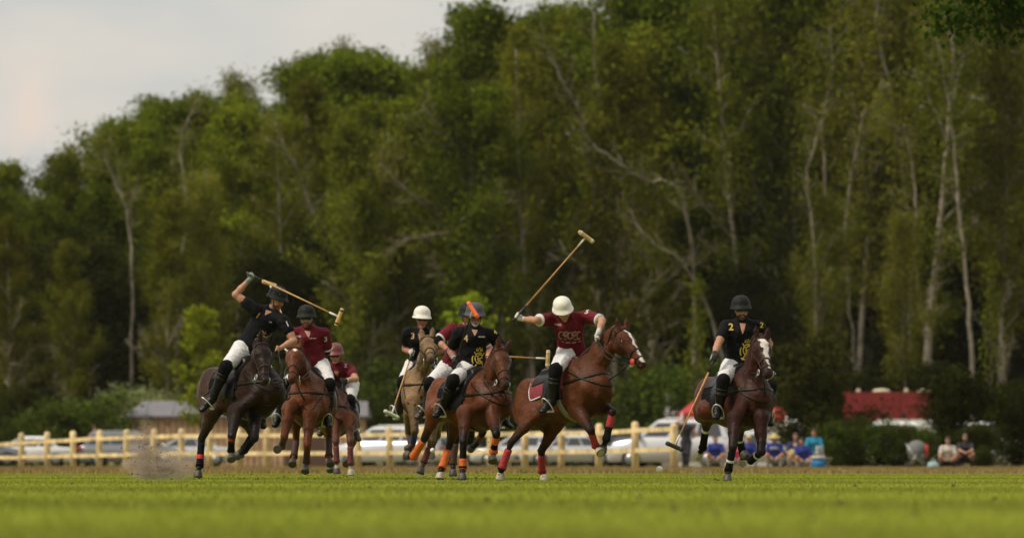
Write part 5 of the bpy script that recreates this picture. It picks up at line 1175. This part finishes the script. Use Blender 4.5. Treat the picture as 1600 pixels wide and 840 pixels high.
# ---- 2: chestnut, head on
h = make_horse('h2', 'bright chestnut pony with a small white star and plain dark boots', dict(
    D=76, W=(482, 578), C=(492, 583), poll=(463, 548, -1), muz=(456, 591, -1), neckL=.66, coat=(.150, .045, .014), legc=(.12, .035, .014), points=.8, mane=(.20, .07, .025), muzd=.45, earf=.01,
    FR=[(452, 640, -1), (444, 683, -1), (440, 697, 1), (434, 701, -1)], FL=[(484, 650, -1), (480, 696, -1), (479, 722, 1), (477, 735, -1)],
    HR=[(462, 640, -1), (463, 688, 1), (459, 713, -1), (457, 724, -1)], HL=[(512, 640, -1), (514, 682, 1), (514, 712, -1), (516, 724, -1)],
    wraps=[('FR', .0, 1.2, BROWNW, .005), ('FL', .1, 1.2, BROWNW, .005), ('HR', .1, 1.15, BROWNW, .005), ('HL', .1, 1.15, BROWNW, .005)],
    blaze=[(.09, .13, 0, 0, .020), (.08, .15, 0, 0, .008)], bridle=BROWNL))
r = make_person('r2', 'bearded man in maroon jersey number 3 with round black helmet and red sunglasses', dict(
    horse=h, pelvis=(491, 570, h['T'](-.02, 0, 1.5)[1]), neck=(480, 513, -.10), front=(-.05, -1, 0), hiplat=h['lat'], sh=[(459, 521, -.02), (506, 521, .0)], head=(479, 499, -.06), look=(-4, 2, 0),
    armR=[(452, 549, 1), (462, 546, -1)], armL=[(512, 548, 1), (484, 547, -1)], legR=[(445, 601, -1), (436, 650, 1), (430, 662, -1)], legL=[(515, 600, -1), (510, 650, 1), (514, 663, -1)],
    gripR=(-.5, -.2, .9), gripL=(.2, -.2, 1), elbowpadL=1, helmet=HELB, glasses=1, shirt=MAROON, cuff=WTAPE, beard=(.12, .06, .04), slv=.66,
    texts=[('3', .105, (509, 530), WPR, 5), ('VARO', .035, (465, 525), WPR, 0), ('polo team', .022, (489, 528), WPR, 0)]))
hd = grip_pt(r, 'R')
make_mallet('mallet held upright behind the black helmet at far left, mostly hidden', hd, P(421, 443, hd[1]+.75), (1, .5, -.55), headm=YTAPE)
finish_tack(h, grip_pt(r, 'L'), [(-1, r['legs']['R'][2], r['legs']['R'][3]), (1, r['legs']['L'][2], r['legs']['L'][3])], .04)

# ---- 3: bay behind
h = make_horse('h3', 'dull bay pony half hidden behind the chestnut, with pale lower legs', dict(
    D=85, W=(520, 602), C=(530, 606), poll=(500, 572, -1), muz=(496, 612, -1), neckL=.66, coat=(.15, .05, .024), legc=(.09, .036, .024), points=.7, white=('FL', 'FR'), paleh=('FL',),
    FR=[(524, 660, -1), (525, 690, -1), (526, 722, 1), (527, 738, -1)], FL=[(546, 655, -1), (547, 690, -1), (548, 725, 1), (549, 740, -1)],
    HR=[(510, 660, -1), (514, 690, 1), (516, 722, -1), (516, 734, -1)], HL=[(550, 660, -1), (553, 690, 1), (545, 715, 1), (541, 724, -1)],
    wraps=[('FL', .2, 1.0, MARW, .004), ('FR', .2, 1.0, MARW, .004)]))
r = make_person('r3', 'rearmost rider in maroon jersey and pinkish maroon helmet, partly hidden', dict(
    horse=h, pelvis=(539, 599, h['T'](-.02, 0, 1.5)[1]), neck=(527, 569, -.25), front=(-.15, -1, 0), hiplat=h['lat'], sh=[(507, 574, 0), (547, 577, -.05)], head=(524, 556, -.10), look=(-6, 8, 0),
    armR=[(503, 596, -1), (515, 600, -1)], armL=[(556, 592, -1), (538, 594, -1)], legR=[(508, 622, -1), (504, 664, 1), (500, 676, -1)], legL=[(547, 625, -1), (553, 668, 1), (560, 684, -1)],
    elbowpadL=None, bandL=WTAPE, gloveL=GLB, helmet=HELM, glasses=1, shirt=MAROON, slv=.5, bootm=BROWNBOOT, texts=[('2', .08, (540, 571), WPR, 0)]), vox=.009)
finish_tack(h, grip_pt(r, 'L'), [(1, r['legs']['L'][2], r['legs']['L'][3])], .04)

# ---- 4: palomino
h = make_horse('h4', 'pale golden dun pony facing the camera with a blue leg wrap', dict(
    D=78, W=(659, 566), C=(666, 570), poll=(668, 534, -1), muz=(673, 560, -1), neckL=.70, coat=(.28, .175, .085), legc=(.10, .06, .03), points=.5, mane=(.42, .30, .17), muzd=.55,
    FR=[(646, 630, -1), (648, 674, -1), (645, 694, 1), (638, 700, 1)], FL=[(680, 642, -1), (674, 690, -1), (662, 722, 1), (657, 737, -1)],
    HR=[(640, 640, -1), (638, 676, 1), (646, 708, -1), (648, 722, -1)], HL=[(684, 640, -1), (684, 680, 1), (676, 700, 1), (674, 712, -1)],
    wraps=[('FR', .05, .8, BLUEW, .004), ('FL', .3, 1.1, MARW, .004), ('HR', .2, 1.1, BROWNW, .004)], bridle=LEATH))
r = make_person('r4', 'rider in black jersey number 3 with white helmet and mallet hanging beside the pale pony', dict(
    horse=h, pelvis=(656, 570, h['T'](-.04, 0, 1.5)[1]), neck=(658, 516, -.16), front=(.05, -1, 0), hiplat=h['lat'], sh=[(637, 520, 0), (682, 522, 0)], head=(659, 500, -.08), look=(6, 5, 3),
    armR=[(633, 545, 1), (643, 550, -1)], armL=[(697, 545, 1), (672, 552, -1)], legR=[(630, 596, -1), (623, 640, 1), (606, 648, -1)], legL=[(690, 597, -1), (692, 640, 1), (696, 655, -1)],
    gripR=(-.25, -.1, -1), gloveR=GLW, gripL=(0, 0, 1), helmet=HELW, glasses=1, skin=(.40, .18, .14), shirt=BLACKS, bootm=BROWNBOOT, vneck=1.3, slv=.5, bandm=BLACKP,
    texts=[('3', .115, (645, 525), GOLD, 0)]))
hd = grip_pt(r, 'R')
make_mallet('mallet with pale green head pointing down beside the golden pony', hd, P(612, 647, hd[1]-.85), (1, .5, -.18), headm=mat('pale_green', (.52, .60, .36), .5), bands=WPR)
finish_tack(h, grip_pt(r, 'L'), [(-1, r['legs']['R'][2], r['legs']['R'][3]), (1, r['legs']['L'][2], r['legs']['L'][3])], .05)

# ---- 5: pony and rider mostly hidden behind number 4
h = make_horse('h5', 'bay pony almost wholly hidden behind the orange wrapped bay', dict(
    D=75.6, W=(724, 585), C=(714, 590), poll=(744, 552, -1), muz=(754, 596, -1), neckL=.66, coat=(.13, .036, .018),
    FR=[(722, 645, -1), (712, 688, -1), (708, 725, 1), (708, 740, -1)], FL=[(752, 640, -1), (754, 676, -1), (744, 694, 1), (736, 700, 1)],
    HR=[(705, 640, -1), (703, 684, 1), (700, 700, 1), (704, 712, -1)], HL=[(735, 640, -1), (737, 680, 1), (733, 690, 1), (726, 694, 1)],
    wraps=[('FR', .1, 1.1, BROWNW, .005), ('FL', -.05, .5, MARW, .005), ('HL', .1, 1.1, BLACKW, .005)]))
r = make_person('r5', 'hidden rider whose maroon sleeve and white thigh show behind the grey helmet rider', dict(
    horse=h, pelvis=(708, 574, h['T'](-.04, 0, 1.5)[1]), neck=(727, 513, -.10), front=(.1, -1, 0), hiplat=h['lat'], sh=[(707, 514, 0), (748, 516, .1)], head=(731, 496, -.05), look=(20, 5, 0),
    armR=[(684, 532, -1), (702, 549, -1)], armL=[(765, 545, 1), (762, 560, -1)], legR=[(672, 598, -1), (667, 636, 1), (652, 650, -1)], legL=[(742, 600, -1), (744, 640, 1), (748, 655, -1)],
    gripR=(1, 0, 0), gloveR=GLB, elbowpadR=1, bandR=mat('red_band', (.5, .03, .03), .6), cuff=WTAPE, helmet=HELB, shirt=MAROON, bootm=BROWNBOOT, slv=.62))
hd = grip_pt(r, 'R')
make_mallet('mallet held level, white taped head poking out behind the bay head', hd, P(856, 560, hd[1]+.15), (.17, 0, 1.), headm=WOODM, bands=WTAPE)
finish_tack(h, grip_pt(r, 'L'), [(-1, r['legs']['R'][2], r['legs']['R'][3])], .05)

# ---- 6: bay with orange wraps
h = make_horse('h6', 'red bay pony with bright orange leg wraps', dict(
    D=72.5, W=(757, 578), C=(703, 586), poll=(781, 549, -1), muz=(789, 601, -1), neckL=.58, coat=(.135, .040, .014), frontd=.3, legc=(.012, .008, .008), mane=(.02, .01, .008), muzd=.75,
    FR=[(727, 645, -1), (724, 690, -1), (723, 732, 1), (722, 745, -1)], FL=[(768, 645, -1), (776, 678, -1), (771, 706, 1), (770, 719, -1)],
    HR=[(682, 640, -1), (664, 684, 1), (646, 713, 1), (636, 711, 1)], HL=[(718, 645, -1), (702, 696, 1), (690, 732, -1), (686, 743, -1)],
    wraps=[('FR', .05, 1.3, BLACKW, .004), ('FR', .62, .90, ORANGE, .008), ('FR', 1.1, 1.55, ORANGE, .008), ('FL', .0, 1.2, BLACKW, .004), ('FL', .12, .5, ORANGE, .009), ('FL', .78, 1.05, ORANGE, .009),
           ('HR', .12, 1.15, ORANGE, .008), ('HL', .22, 1.15, ORANGE, .008)], paleh=('HL',), bridle=BROWNL))
r = make_person('r6', 'man in black jersey number 4 with grey helmet and white stubble', dict(
    horse=h, pelvis=(737, 576, h['T'](-.02, 0, 1.5)[1]), neck=(741, 512, -.06), front=(.25, -1, 0), hiplat=h['lat'], sh=[(717, 520, -.02), (770, 524, .02)], head=(742, 496, -.05), look=(8, 8, 0),
    armR=[(704, 549, 1), (711, 562, -1)], armL=[(789, 551, 1), (767, 566, -1)], legR=[(708, 594, -1), (692, 634, 1), (681, 648, -1)], legL=[(778, 608, -1), (781, 652, 1), (798, 664, -1)],
    gripR=(.3, -.5, .8), gloveR=GLB, bandR=WTAPE, gripL=(0, 0, 1), helmet=HELG, glasses=1, skin=(.30, .14, .10), shirt=BLACKS, beard=(.42, .38, .35), slv=.60, vneck=.8,
    texts=[('4', .12, (728, 529), GOLD, 0), ('4', .09, (774, 519), YEL, 30), ('MARKSBY', .022, (753, 526), WPR, 0)], marks=[('crest', (749, 559), YEL, .95, .014)]))
hd = grip_pt(r, 'R')
make_mallet('mallet with bright orange head held up before the grey helmet', hd, P(739, 484, hd[1]-.85), (.20, .35, -1.), shaftm=LEATH, headm=mat('orange_paint', (.75, .13, .02), .4), bands=mat('orange_paint'), hl=.25)
finish_tack(h, grip_pt(r, 'L'), [(-1, r['legs']['R'][2], r['legs']['R'][3]), (1, r['legs']['L'][2], r['legs']['L'][3])], .05)

# ---- 7: bay in the middle, three quarter view
h = make_horse('h7', 'bay pony with a thin white blaze galloping to the right with head stretched', dict(
    D=71, W=(902, 560), C=(836, 588), poll=(966, 519), muz=(1004, 568), neckL=.70, coat=(.108, .034, .013), legc=(.016, .009, .008), muzd=.6, mane=(.03, .014, .01),
    FR=[(903, 640), (923, 672), (931, 697), (938, 706)], FL=[(936, 638), (957, 643), (947, 687), (941, 703)],
    HR=[(838, 645), (799, 690), (784, 731), (781, 744)], HL=[(872, 655), (846, 704), (847, 737), (852, 746)],
    wraps=[('FR', .05, 1.1, REDW, .005), ('FL', .05, .55, REDW, .006), ('FL', .5, 1.1, BLACKW, .005), ('HR', .28, 1.0, REDW, .006), ('HR', .95, 1.4, BLACKW, .005), ('HL', .15, 1.1, REDW, .005)],
    blaze=[(.05, .30, 0, 0, .013), (.28, .44, 0, -.004, .009), (.40, .54, -.0, -.012, .018)], paleh=('HR', 'HL', 'FR'), redring=1, padm=MARPAD, trim=1, girth=mat('woven_girth', (.22, .20, .16), .9, noise=.6, nscale=60)))
r = make_person('r7', 'man in maroon jersey leaning forward in white helmet with his mallet raised behind', dict(
    horse=h, pelvis=(893, 551, h['T'](.02, 0, 1.5)[1]), neck=(888, 494, -.22), front=(.3, -1, 0), hiplat=h['lat'], sh=[(861, 499, .02), (918, 494, -.02)], head=(880, 487, -.15), look=(10, 26, -12),
    armR=[(838, 500, -1), (817, 498, 1), (807, 493, 1)], armL=[(941, 501, -1), (935, 519, -1), (930, 528, -1)], legR=[(868, 578, -1), (862, 626, 1), (847, 640, -1)], legL=[(925, 585, -1), (930, 632, 1), (938, 646, -1)],
    gripR=(.5, .3, .75), gloveR=GLW, glovetrim=BLACKP, gripL=(.3, -.3, 1), gloveL=GLW, bandL=WTAPE, helmet=HELW, glasses=1, shirt=MAROON, cuff=WTAPE, slv=.60, vneck=0, collar=1,
    texts=[('5', .10, (917, 487), WPR, -15), ('VARO', .035, (872, 507), WPR, -5)], marks=[('scroll', (891, 524), PINKP, .98, .012)]))
hd = grip_pt(r, 'R')
make_mallet('raised cane mallet held against the trees by the leaning middle rider', hd, P(916, 370, hd[1]-.35), (.92, .2, -.45))
finish_tack(h, grip_pt(r, 'L'), [(-1, r['legs']['R'][2], r['legs']['R'][3])], .02)

# ---- 8: dark bay at the right
h = make_horse('h8', 'dark bay pony at the right with a broad white blaze and white taped legs', dict(
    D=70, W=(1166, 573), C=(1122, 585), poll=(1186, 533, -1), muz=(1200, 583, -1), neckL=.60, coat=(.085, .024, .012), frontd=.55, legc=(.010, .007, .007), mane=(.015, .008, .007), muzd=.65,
    FR=[(1148, 655, -1), (1145, 700, -1), (1138, 735, 1), (1136, 747, -1)], FL=[(1188, 655, -1), (1190, 706, -1), (1173, 719, 1), (1163, 710, 1)],
    HR=[(1106, 640, -1), (1103, 668, 1), (1098, 700, 1), (1090, 712, 1)], HL=[(1158, 645, -1), (1155, 684, 1), (1161, 709, 1), (1160, 722, 1)],
    wraps=[('FR', .05, 1.3, BLACKW, .005), ('FR', .50, .60, WTAPE, .009), ('FL', .0, 1.2, BLACKW, .005), ('FL', .35, .45, WTAPE, .009), ('HR', .05, 1.1, BLACKW, .005), ('HR', .06, .17, WTAPE, .009), ('HL', .0, 1.0, BLACKW, .005), ('HL', .02, .14, WTAPE, .009)],
    blaze=[(.06, .22, 0, 0, .038), (.20, .38, 0, .004, .024), (.36, .50, .004, .012, .012)], paleh=('HR', 'HL'), bridle=BROWNL, trim=0))
r = make_person('r8', 'man with moustache in black jersey number 2 and black helmet, mallet hanging low', dict(
    horse=h, pelvis=(1152, 572, h['T'](-.0, 0, 1.5)[1]), neck=(1159, 502, -.06), front=(.12, -1, 0), hiplat=h['lat'], sh=[(1135, 510, -.02), (1186, 511, .02)], head=(1158, 486, -.05), look=(6, 4, -2),
    armR=[(1122, 537, -1), (1116, 553, -1), (1113, 562, -1)], armL=[(1202, 537, 1), (1190, 560, -1)], legR=[(1130, 594, -1), (1124, 636, 1), (1119, 650, -1)], legL=[(1204, 602, -1), (1200, 642, 1), (1204, 660, -1)],
    gripR=(-.4, 0, -1), gloveR=GLB, glovetrim=WTAPE, gripL=(0, 0, 1), helmet=HELB, glasses=1, shirt=BLACKS, beard=(.06, .035, .028), vneck=1.4, slv=.52,
    texts=[('2', .125, (1142, 511), YEL, 0), ('2', .095, (1190, 508), YEL, -8)], marks=[('crest', (1168, 546), YEL, .95, .015)]))
hd = grip_pt(r, 'R')
make_mallet('mallet with black head hanging down beside the dark bay at the right', hd, P(1054, 697, hd[1]-.25), (1, .1, -.10), headm=BLACKP, bands=BLACKP)
finish_tack(h, grip_pt(r, 'L'), [(-1, r['legs']['R'][2], r['legs']['R'][3]), (1, r['legs']['L'][2], r['legs']['L'][3])], .05)

# balls
BALL = mat('ball_white', (.85, .83, .70), .5, noise=.25, nscale=20, bump=.6, bscale=30)
for (px, py, D, r_, lb) in ((1030.5, 733, 71, .044, 'scuffed white polo ball skipping over the grass ahead of the middle rider'), (676, 703, 76.5, .033, 'small pale ball in the air between the golden pony and the orange wraps')):
    m = MB(); c = P(px, py, D*.93)
    m.lathe(c, (0, 0, 1.), (1., 0, 0), [(max(.001, r_*math.sin(a)), -r_*math.cos(a)) for a in np.linspace(.02, math.pi-.02, 14)], 20)
    tag(m.build('polo_ball', BALL, None, c, loc=c), lb, 'ball')
# ------------------------------------------------------------------ spectators
TROUS = mat('pale_trousers', (.42, .40, .38), .85); BLUES = mat('blue_shirt', (.015, .03, .22), .8); TURQ = mat('turquoise_shirt', (.01, .22, .38), .8); DARKC = mat('dark_clothes', (.015, .015, .02), .85); PINKC = mat('pink_shirt', (.6, .05, .12), .8); WHC = mat('cream_clothes', (.50, .46, .40), .85); REDC = mat('red_jacket', (.50, .02, .03), .8); STRAW = mat('straw', (.55, .45, .18), .8); NAVY = mat('navy_shirt', (.02, .03, .09), .8)
def sitter(key, label, x, y, D, shirt, trous=TROUS, sc=1.07, lean=0, cross=0, look=(0, 5, 0), grp='spectators sitting by the field', **kw):
    k = F/D*sc; X = lambda a: x+a*k; Y = lambda b: y-b*k
    S = dict(pelvis=(x, Y(0), D), neck=(X(lean), Y(.48), -.12), head=(X(lean*1.15), Y(.66), -.06), look=look, sh=[(X(lean-.19), Y(.43), 0), (X(lean+.19), Y(.43), 0)],
             armR=[(X(-.26), Y(.16), -1), (X(-.10), Y(.06), -1)], armL=[(X(.26), Y(.16), -1), (X(.12), Y(.05), -1)],
             legR=[(X(-.24), Y(.14), -1), (X(-.20-cross), Y(-.24), 1), (X(-.22-cross), Y(-.28), -1)], legL=[(X(.24), Y(.14), -1), (X(.20+cross), Y(-.24), 1), (X(.22+cross), Y(-.28), -1)],
             shirt=shirt, breeches=trous, boots=0, vneck=0, sc=sc)
    S.update(kw); return make_person(key, label, S, 'person', grp, .016)
yb = 717
sitter('s1', 'person in royal blue shirt crouching beside the standing woman', 1118, yb, 182, BLUES, marks=(), look=(20, 5, 0), hair=(.05, .03, .02))
sitter('s2', 'child in bright pink top between the dark pony legs', 1152, yb+2, 184, PINKC, sc=.9)
sitter('s3', 'person in blue shirt and yellow cap behind the lifted hind hoof', 1170, yb, 181, BLUES, cap=STRAW, look=(-10, 5, 0))
STRAWP = [(lambda a: .20, 0), (lambda a: .20, .006), (.105, .02), (.100, .09), (.07, .12), (.004, .125)]
sitter('s4', 'person in royal blue shirt with white chest lettering and pale straw hat', 1210, yb, 180, BLUES, cap=STRAW, capprof=STRAWP, texts=[('polo', .16, (1210, 699), WPR, 0)], look=(0, 12, 0))
sitter('s5', 'person in navy shirt sitting behind the small blond child', 1243, yb-3, 184, NAVY, hair=(.10, .05, .03))
sitter('s6', 'small child with pale blond hair in front of the navy shirt', 1243, yb+3, 180, STRAW, sc=.78, hair=(.45, .30, .12))
sitter('s7', 'person in bright turquoise t-shirt sitting highest in the group', 1272, yb-9, 183, TURQ, hair=(.04, .02, .015), look=(-30, 5, 0))
sitter('s8', 'person in blue shirt on the ground before the turquoise one, arms round knees', 1257, yb+4, 178, BLUES, sc=1.03, look=(-35, 5, 0), lean=-.08)
sitter('s9', 'woman with brown hair and cream jacket sitting at the right', 1481, yb+3, 180, WHC, DARKC, sc=1.05, look=(-15, 8, 0), hair=(.05, .025, .015), long=1)
sitter('s10', 'bearded man in black sitting at the right edge with crossed arms', 1508, yb-1, 181, DARKC, DARKC, look=(-12, 8, 0), hair=(.10, .085, .075), beard=(.12, .09, .07), armR=[(1499, 703, -1), (1507, 706, -1)], armL=[(1519, 703, -1), (1510, 707, -1)])
D = 178; k = F/D
make_person('s11', 'woman in long black dress standing with one hand at her brow', dict(pelvis=(1072, 690, D), neck=(1071, 665, 0), head=(1070, 656, -.03), look=(15, 5, 0), sh=[(1063, 667, 0), (1080, 667, 0)],
    armR=[(1054, 661, -1), (1064, 657, -1)], armL=[(1089, 679, 1), (1079, 685, -1)], legR=[(1068, 708, -1), (1069, 727, 1), (1067, 729, -1)], legL=[(1075, 708, -1), (1074, 727, 1), (1076, 729, -1)], slv=.1, shirt=DARKC, breeches=DARKC, boots=0, vneck=0, sc=.95, hair=(.06, .03, .02), bun=1), 'person', None, .014)
make_person('s12', 'person in red jacket standing behind the fence at the left', dict(pelvis=(147, 695, 236), neck=(147, 677, 0), head=(147, 669, -.05), look=(70, 5, 0), sh=[(141, 679, 0), (153, 679, 0)],
    armR=[(140, 689, -1), (147, 694, -1)], armL=[(154, 689, -1), (150, 695, -1)], legR=[(144, 710, -1), (144, 724, 1), (142, 726, -1)], legL=[(150, 710, -1), (150, 724, 1), (152, 726, -1)], slv=.95, shirt=REDC, breeches=DARKC, boots=0, vneck=0, hair=(.05, .03, .02)), 'person', None, .018)
# chair, cool box, pushchair
D = 181; b = P(1289, 730, D); b[2] = 0; o = empty('folding_chair', b, R(50)); o.scale = (.8,)*3; tag(o, 'grey folding chair with white back, empty beside the turquoise shirt', 'chair')
for dx in (-.22, .22):
    m = MB(); m.tube([(dx, .22, 0), (dx, -.2, .45)], .014, 6); m.build('leg', STEEL, o); m = MB(); m.tube([(dx, -.22, 0), (dx, .2, .45), (dx, .3, 1.0)], .014, 6); m.build('leg', STEEL, o)
MB().box((0, 0, .45), (.46, .44, .03)).build('seat', WHC, o); MB().box((0, .27, .82), (.46, .03, .3)).build('backrest', mat('grey_cloth', (.35, .36, .36), .8), o)
b = P(1279, 731, 176); b[2] = 0; o = empty('cool_box', b); tag(o, 'bright blue cool box with white lid on the grass below the turquoise shirt', 'box')
MB().box((0, 0, .17), (.42, .3, .34)).build('box_body', mat('blue_plastic', (.01, .20, .50), .4), o); MB().box((0, 0, .375), (.45, .33, .07)).build('lid', WTAPE, o); MB().tube([(-.2, -.17, .3), (-.2, -.2, .42), (.2, -.2, .42), (.2, -.17, .3)], .012, 6).build('handle', WTAPE, o)
b = P(1458, 730, 179); b[2] = 0; o = empty('bag', b); tag(o, 'pale turquoise bag on the grass left of the woman in cream', 'bag')
m = MB(); m.lathe((0, 0, 0), (0, 0, 1), (1, 0, 0), [(.16, 0), (.20, .08), (.17, .20), (.08, .24)], 14, 1, .6); m.build('bag_body', mat('pale_turquoise', (.30, .45, .45), .8), o); MB().torus((0, 0, .24), (1, 0, 0), (0, 0, 1), .07, .07, .01).build('strap', WHC, o)
b = P(1434, 729, 190); b[2] = 0; o = empty('pushchair', b, R(70)); o.scale = (.85,)*3; tag(o, 'grey pushchair with a bright red blanket before the dark bushes', 'pushchair')
m = MB(); V_ = []; 
for s in (-1, 1):
    m = MB(); m.tube([(s*.26, -.35, .12), (s*.26, .1, .55), (s*.26, .45, 1.05)], .015, 6); m.tube([(s*.26, .35, .12), (s*.26, -.05, .6)], .015, 6); m.build('frame', STEEL, o)
    for y in (-.38, .38): m = MB(); m.lathe((s*.29, y, .12), (s, 0, 0), (0, 1, 0), [(.12, -.02), (.125, 0), (.12, .02)], 14); m.build('wheel', TYRE, o)
m = MB(); m.box((0, 0, .5), (.48, .62, .18)); m.box((0, .24, .72), (.48, .12, .5)); m.build('seat', mat('taupe_cloth', (.22, .19, .15), .85), o)
m = MB(); m.lathe((0, .05, .80), (1, 0, 0), (0, 1, 0), [(.02, -.27), (.36, -.26), (.38, 0), (.36, .26), (.02, .27)], 16); m.build('hood', mat('grey_hood', (.16, .17, .17), .8), o)
m = MB(); m.box((.08, -.36, .75), (.26, .05, .5)); m.build('blanket', mat('red_blanket', (.7, .05, .05), .8), o)
# ------------------------------------------------------------------ dust and flying earth
def dust(name, c, s, dens, seed, colr):
    m = bpy.data.materials.new(name); m.use_nodes = True; N, L = m.node_tree.nodes, m.node_tree.links; N.remove(N['Principled BSDF'])
    v = N.new('ShaderNodeVolumePrincipled'); v.inputs['Color'].default_value = (*colr, 1); v.inputs['Anisotropy'].default_value = .1
    t = N.new('ShaderNodeTexCoord'); ln = N.new('ShaderNodeVectorMath'); ln.operation = 'LENGTH'; L.new(t.outputs['Object'], ln.inputs[0])
    fo = N.new('ShaderNodeMapRange'); fo.inputs['From Min'].default_value = .98; fo.inputs['From Max'].default_value = .15; L.new(ln.outputs['Value'], fo.inputs['Value'])
    mp_ = N.new('ShaderNodeMapping'); mp_.inputs['Location'].default_value = (seed, seed*.3, 0); L.new(t.outputs['Object'], mp_.inputs['Vector'])
    z = N.new('ShaderNodeTexNoise'); z.inputs['Scale'].default_value = 2.6; z.inputs['Detail'].default_value = 5; z.inputs['Roughness'].default_value = .62; L.new(mp_.outputs['Vector'], z.inputs['Vector'])
    zr_ = N.new('ShaderNodeMapRange'); zr_.inputs['From Min'].default_value = .42; zr_.inputs['From Max'].default_value = .66; L.new(z.outputs['Fac'], zr_.inputs['Value'])
    a = N.new('ShaderNodeMath'); a.operation = 'MULTIPLY'; L.new(fo.outputs['Result'], a.inputs[0]); L.new(zr_.outputs['Result'], a.inputs[1])
    b = N.new('ShaderNodeMath'); b.operation = 'MULTIPLY'; b.inputs[1].default_value = dens; L.new(a.outputs[0], b.inputs[0]); L.new(b.outputs[0], v.inputs['Density'])
    L.new(v.outputs[0], N['Material Output'].inputs['Volume'])
    mb = MB(); mb.lathe((0, 0, 0), (0, 0, 1.), (1., 0, 0), [(max(.001, math.sin(a_)), -math.cos(a_)) for a_ in np.linspace(.02, math.pi-.02, 12)], 16)
    o = mb.build('dust', m); o.location = tuple(map(float, c)); o.scale = s; tag(o, kind='stuff'); return o
dust('dust_column', P(226, 702, 69), (.24, .26, .46), 13., 1.3, (.80, .60, .40))
dust('dust_low', P(252, 728, 69), (.58, .35, .27), 20., 4.1, (.95, .78, .56))
dust('dust_hoof', P(662, 722, 72.5), (.22, .25, .28), 9, 7.7, (.55, .45, .33))
dust('dust_right', P(1092, 722, 68), (.14, .2, .26), 6., 9.7, (.5, .42, .28))
def clods(n, cx, cz, sx, sz, D, smax, seed, jet=0.):
    g = np.random.default_rng(seed); V = []; Fc = []
    for i in range(n):
        q = abs(g.normal()); ang = g.random()*math.pi
        px = cx+g.normal()*sx*(.4+.6*g.random()); py = min(742, cz+g.normal()*sz)
        if i < n*jet: h = g.random()**1.3; py = 742-h*96; px = 222+g.normal()*(6+20*(1-h))+h*10
        c = P(px, py, D+g.normal()*.25); s = smax*(.12+.88*g.random()**5)
        M_ = g.normal(size=(4, 3)); M_ = M_/np.linalg.norm(M_, axis=1)[:, None]*s; n0 = len(V); V += [c+v for v in M_]; Fc += [(n0, n0+1, n0+2), (n0, n0+3, n0+1), (n0+1, n0+3, n0+2), (n0+2, n0+3, n0)]
    return V, Fc
V, Fc = clods(950, 245, 722, 32, 16, 69, .020, 5, .5); V2, F2 = clods(90, 300, 712, 70, 30, 69, .02, 6)
Fc += [tuple(i+len(V) for i in f) for f in F2]; V += V2
tag(link('flying_soil', new_mesh('flying_soil', np.array(V), Fc, mat('soil'), False)), kind='stuff')
V, Fc = clods(240, 700, 718, 60, 20, 70, .016, 8); V3, F3 = clods(150, 800, 728, 42, 12, 66, .018, 9); Fc += [tuple(i+len(V) for i in f) for f in F3]; V += V3; V3, F3 = clods(110, 1110, 728, 26, 13, 66, .016, 10); Fc += [tuple(i+len(V) for i in f) for f in F3]; V += V3; tag(link('flying_soil', new_mesh('flying_soil', np.array(V), Fc, mat('soil'), False)), kind='stuff')

# torn turf round the planted hooves
g = np.random.default_rng(3); V, Fc = [], []
for H in HORSES.values():
    for nm, (a, k_, f, h_) in H['legs'].items():
        if h_[2] > .35: continue
        for i in range(34):
            c = np.array((h_[0], h_[1], .02))+np.array((g.normal()*.22-H['hxy'][0]*.25*g.random(), g.normal()*.3, abs(g.normal())*.09*(g.random() < .5))); s = .004+.016*g.random()**3
            M_ = g.normal(size=(4, 3)); M_ = M_/np.linalg.norm(M_, axis=1)[:, None]*s; n0 = len(V); V += [c+v for v in M_]; Fc += [(n0, n0+1, n0+2), (n0, n0+3, n0+1), (n0+1, n0+3, n0+2), (n0+2, n0+3, n0)]
tag(link('torn_turf', new_mesh('torn_turf', np.array(V), Fc, mat('soil'), False)), kind='stuff')
# the air: one closed box of thin haze round everything
hm = bpy.data.materials.new('air'); hm.use_nodes = True; N, L = hm.node_tree.nodes, hm.node_tree.links; N.remove(N['Principled BSDF'])
v = N.new('ShaderNodeVolumePrincipled'); v.inputs['Color'].default_value = (.95, .92, .84, 1); v.inputs['Density'].default_value = .00004; v.inputs['Anisotropy'].default_value = .3
L.new(v.outputs[0], N['Material Output'].inputs['Volume'])
m = MB(); m.box((0, 590, 24), (3200, 5000, 50)); tag(m.build('haze', hm, smooth=False), kind='stuff')
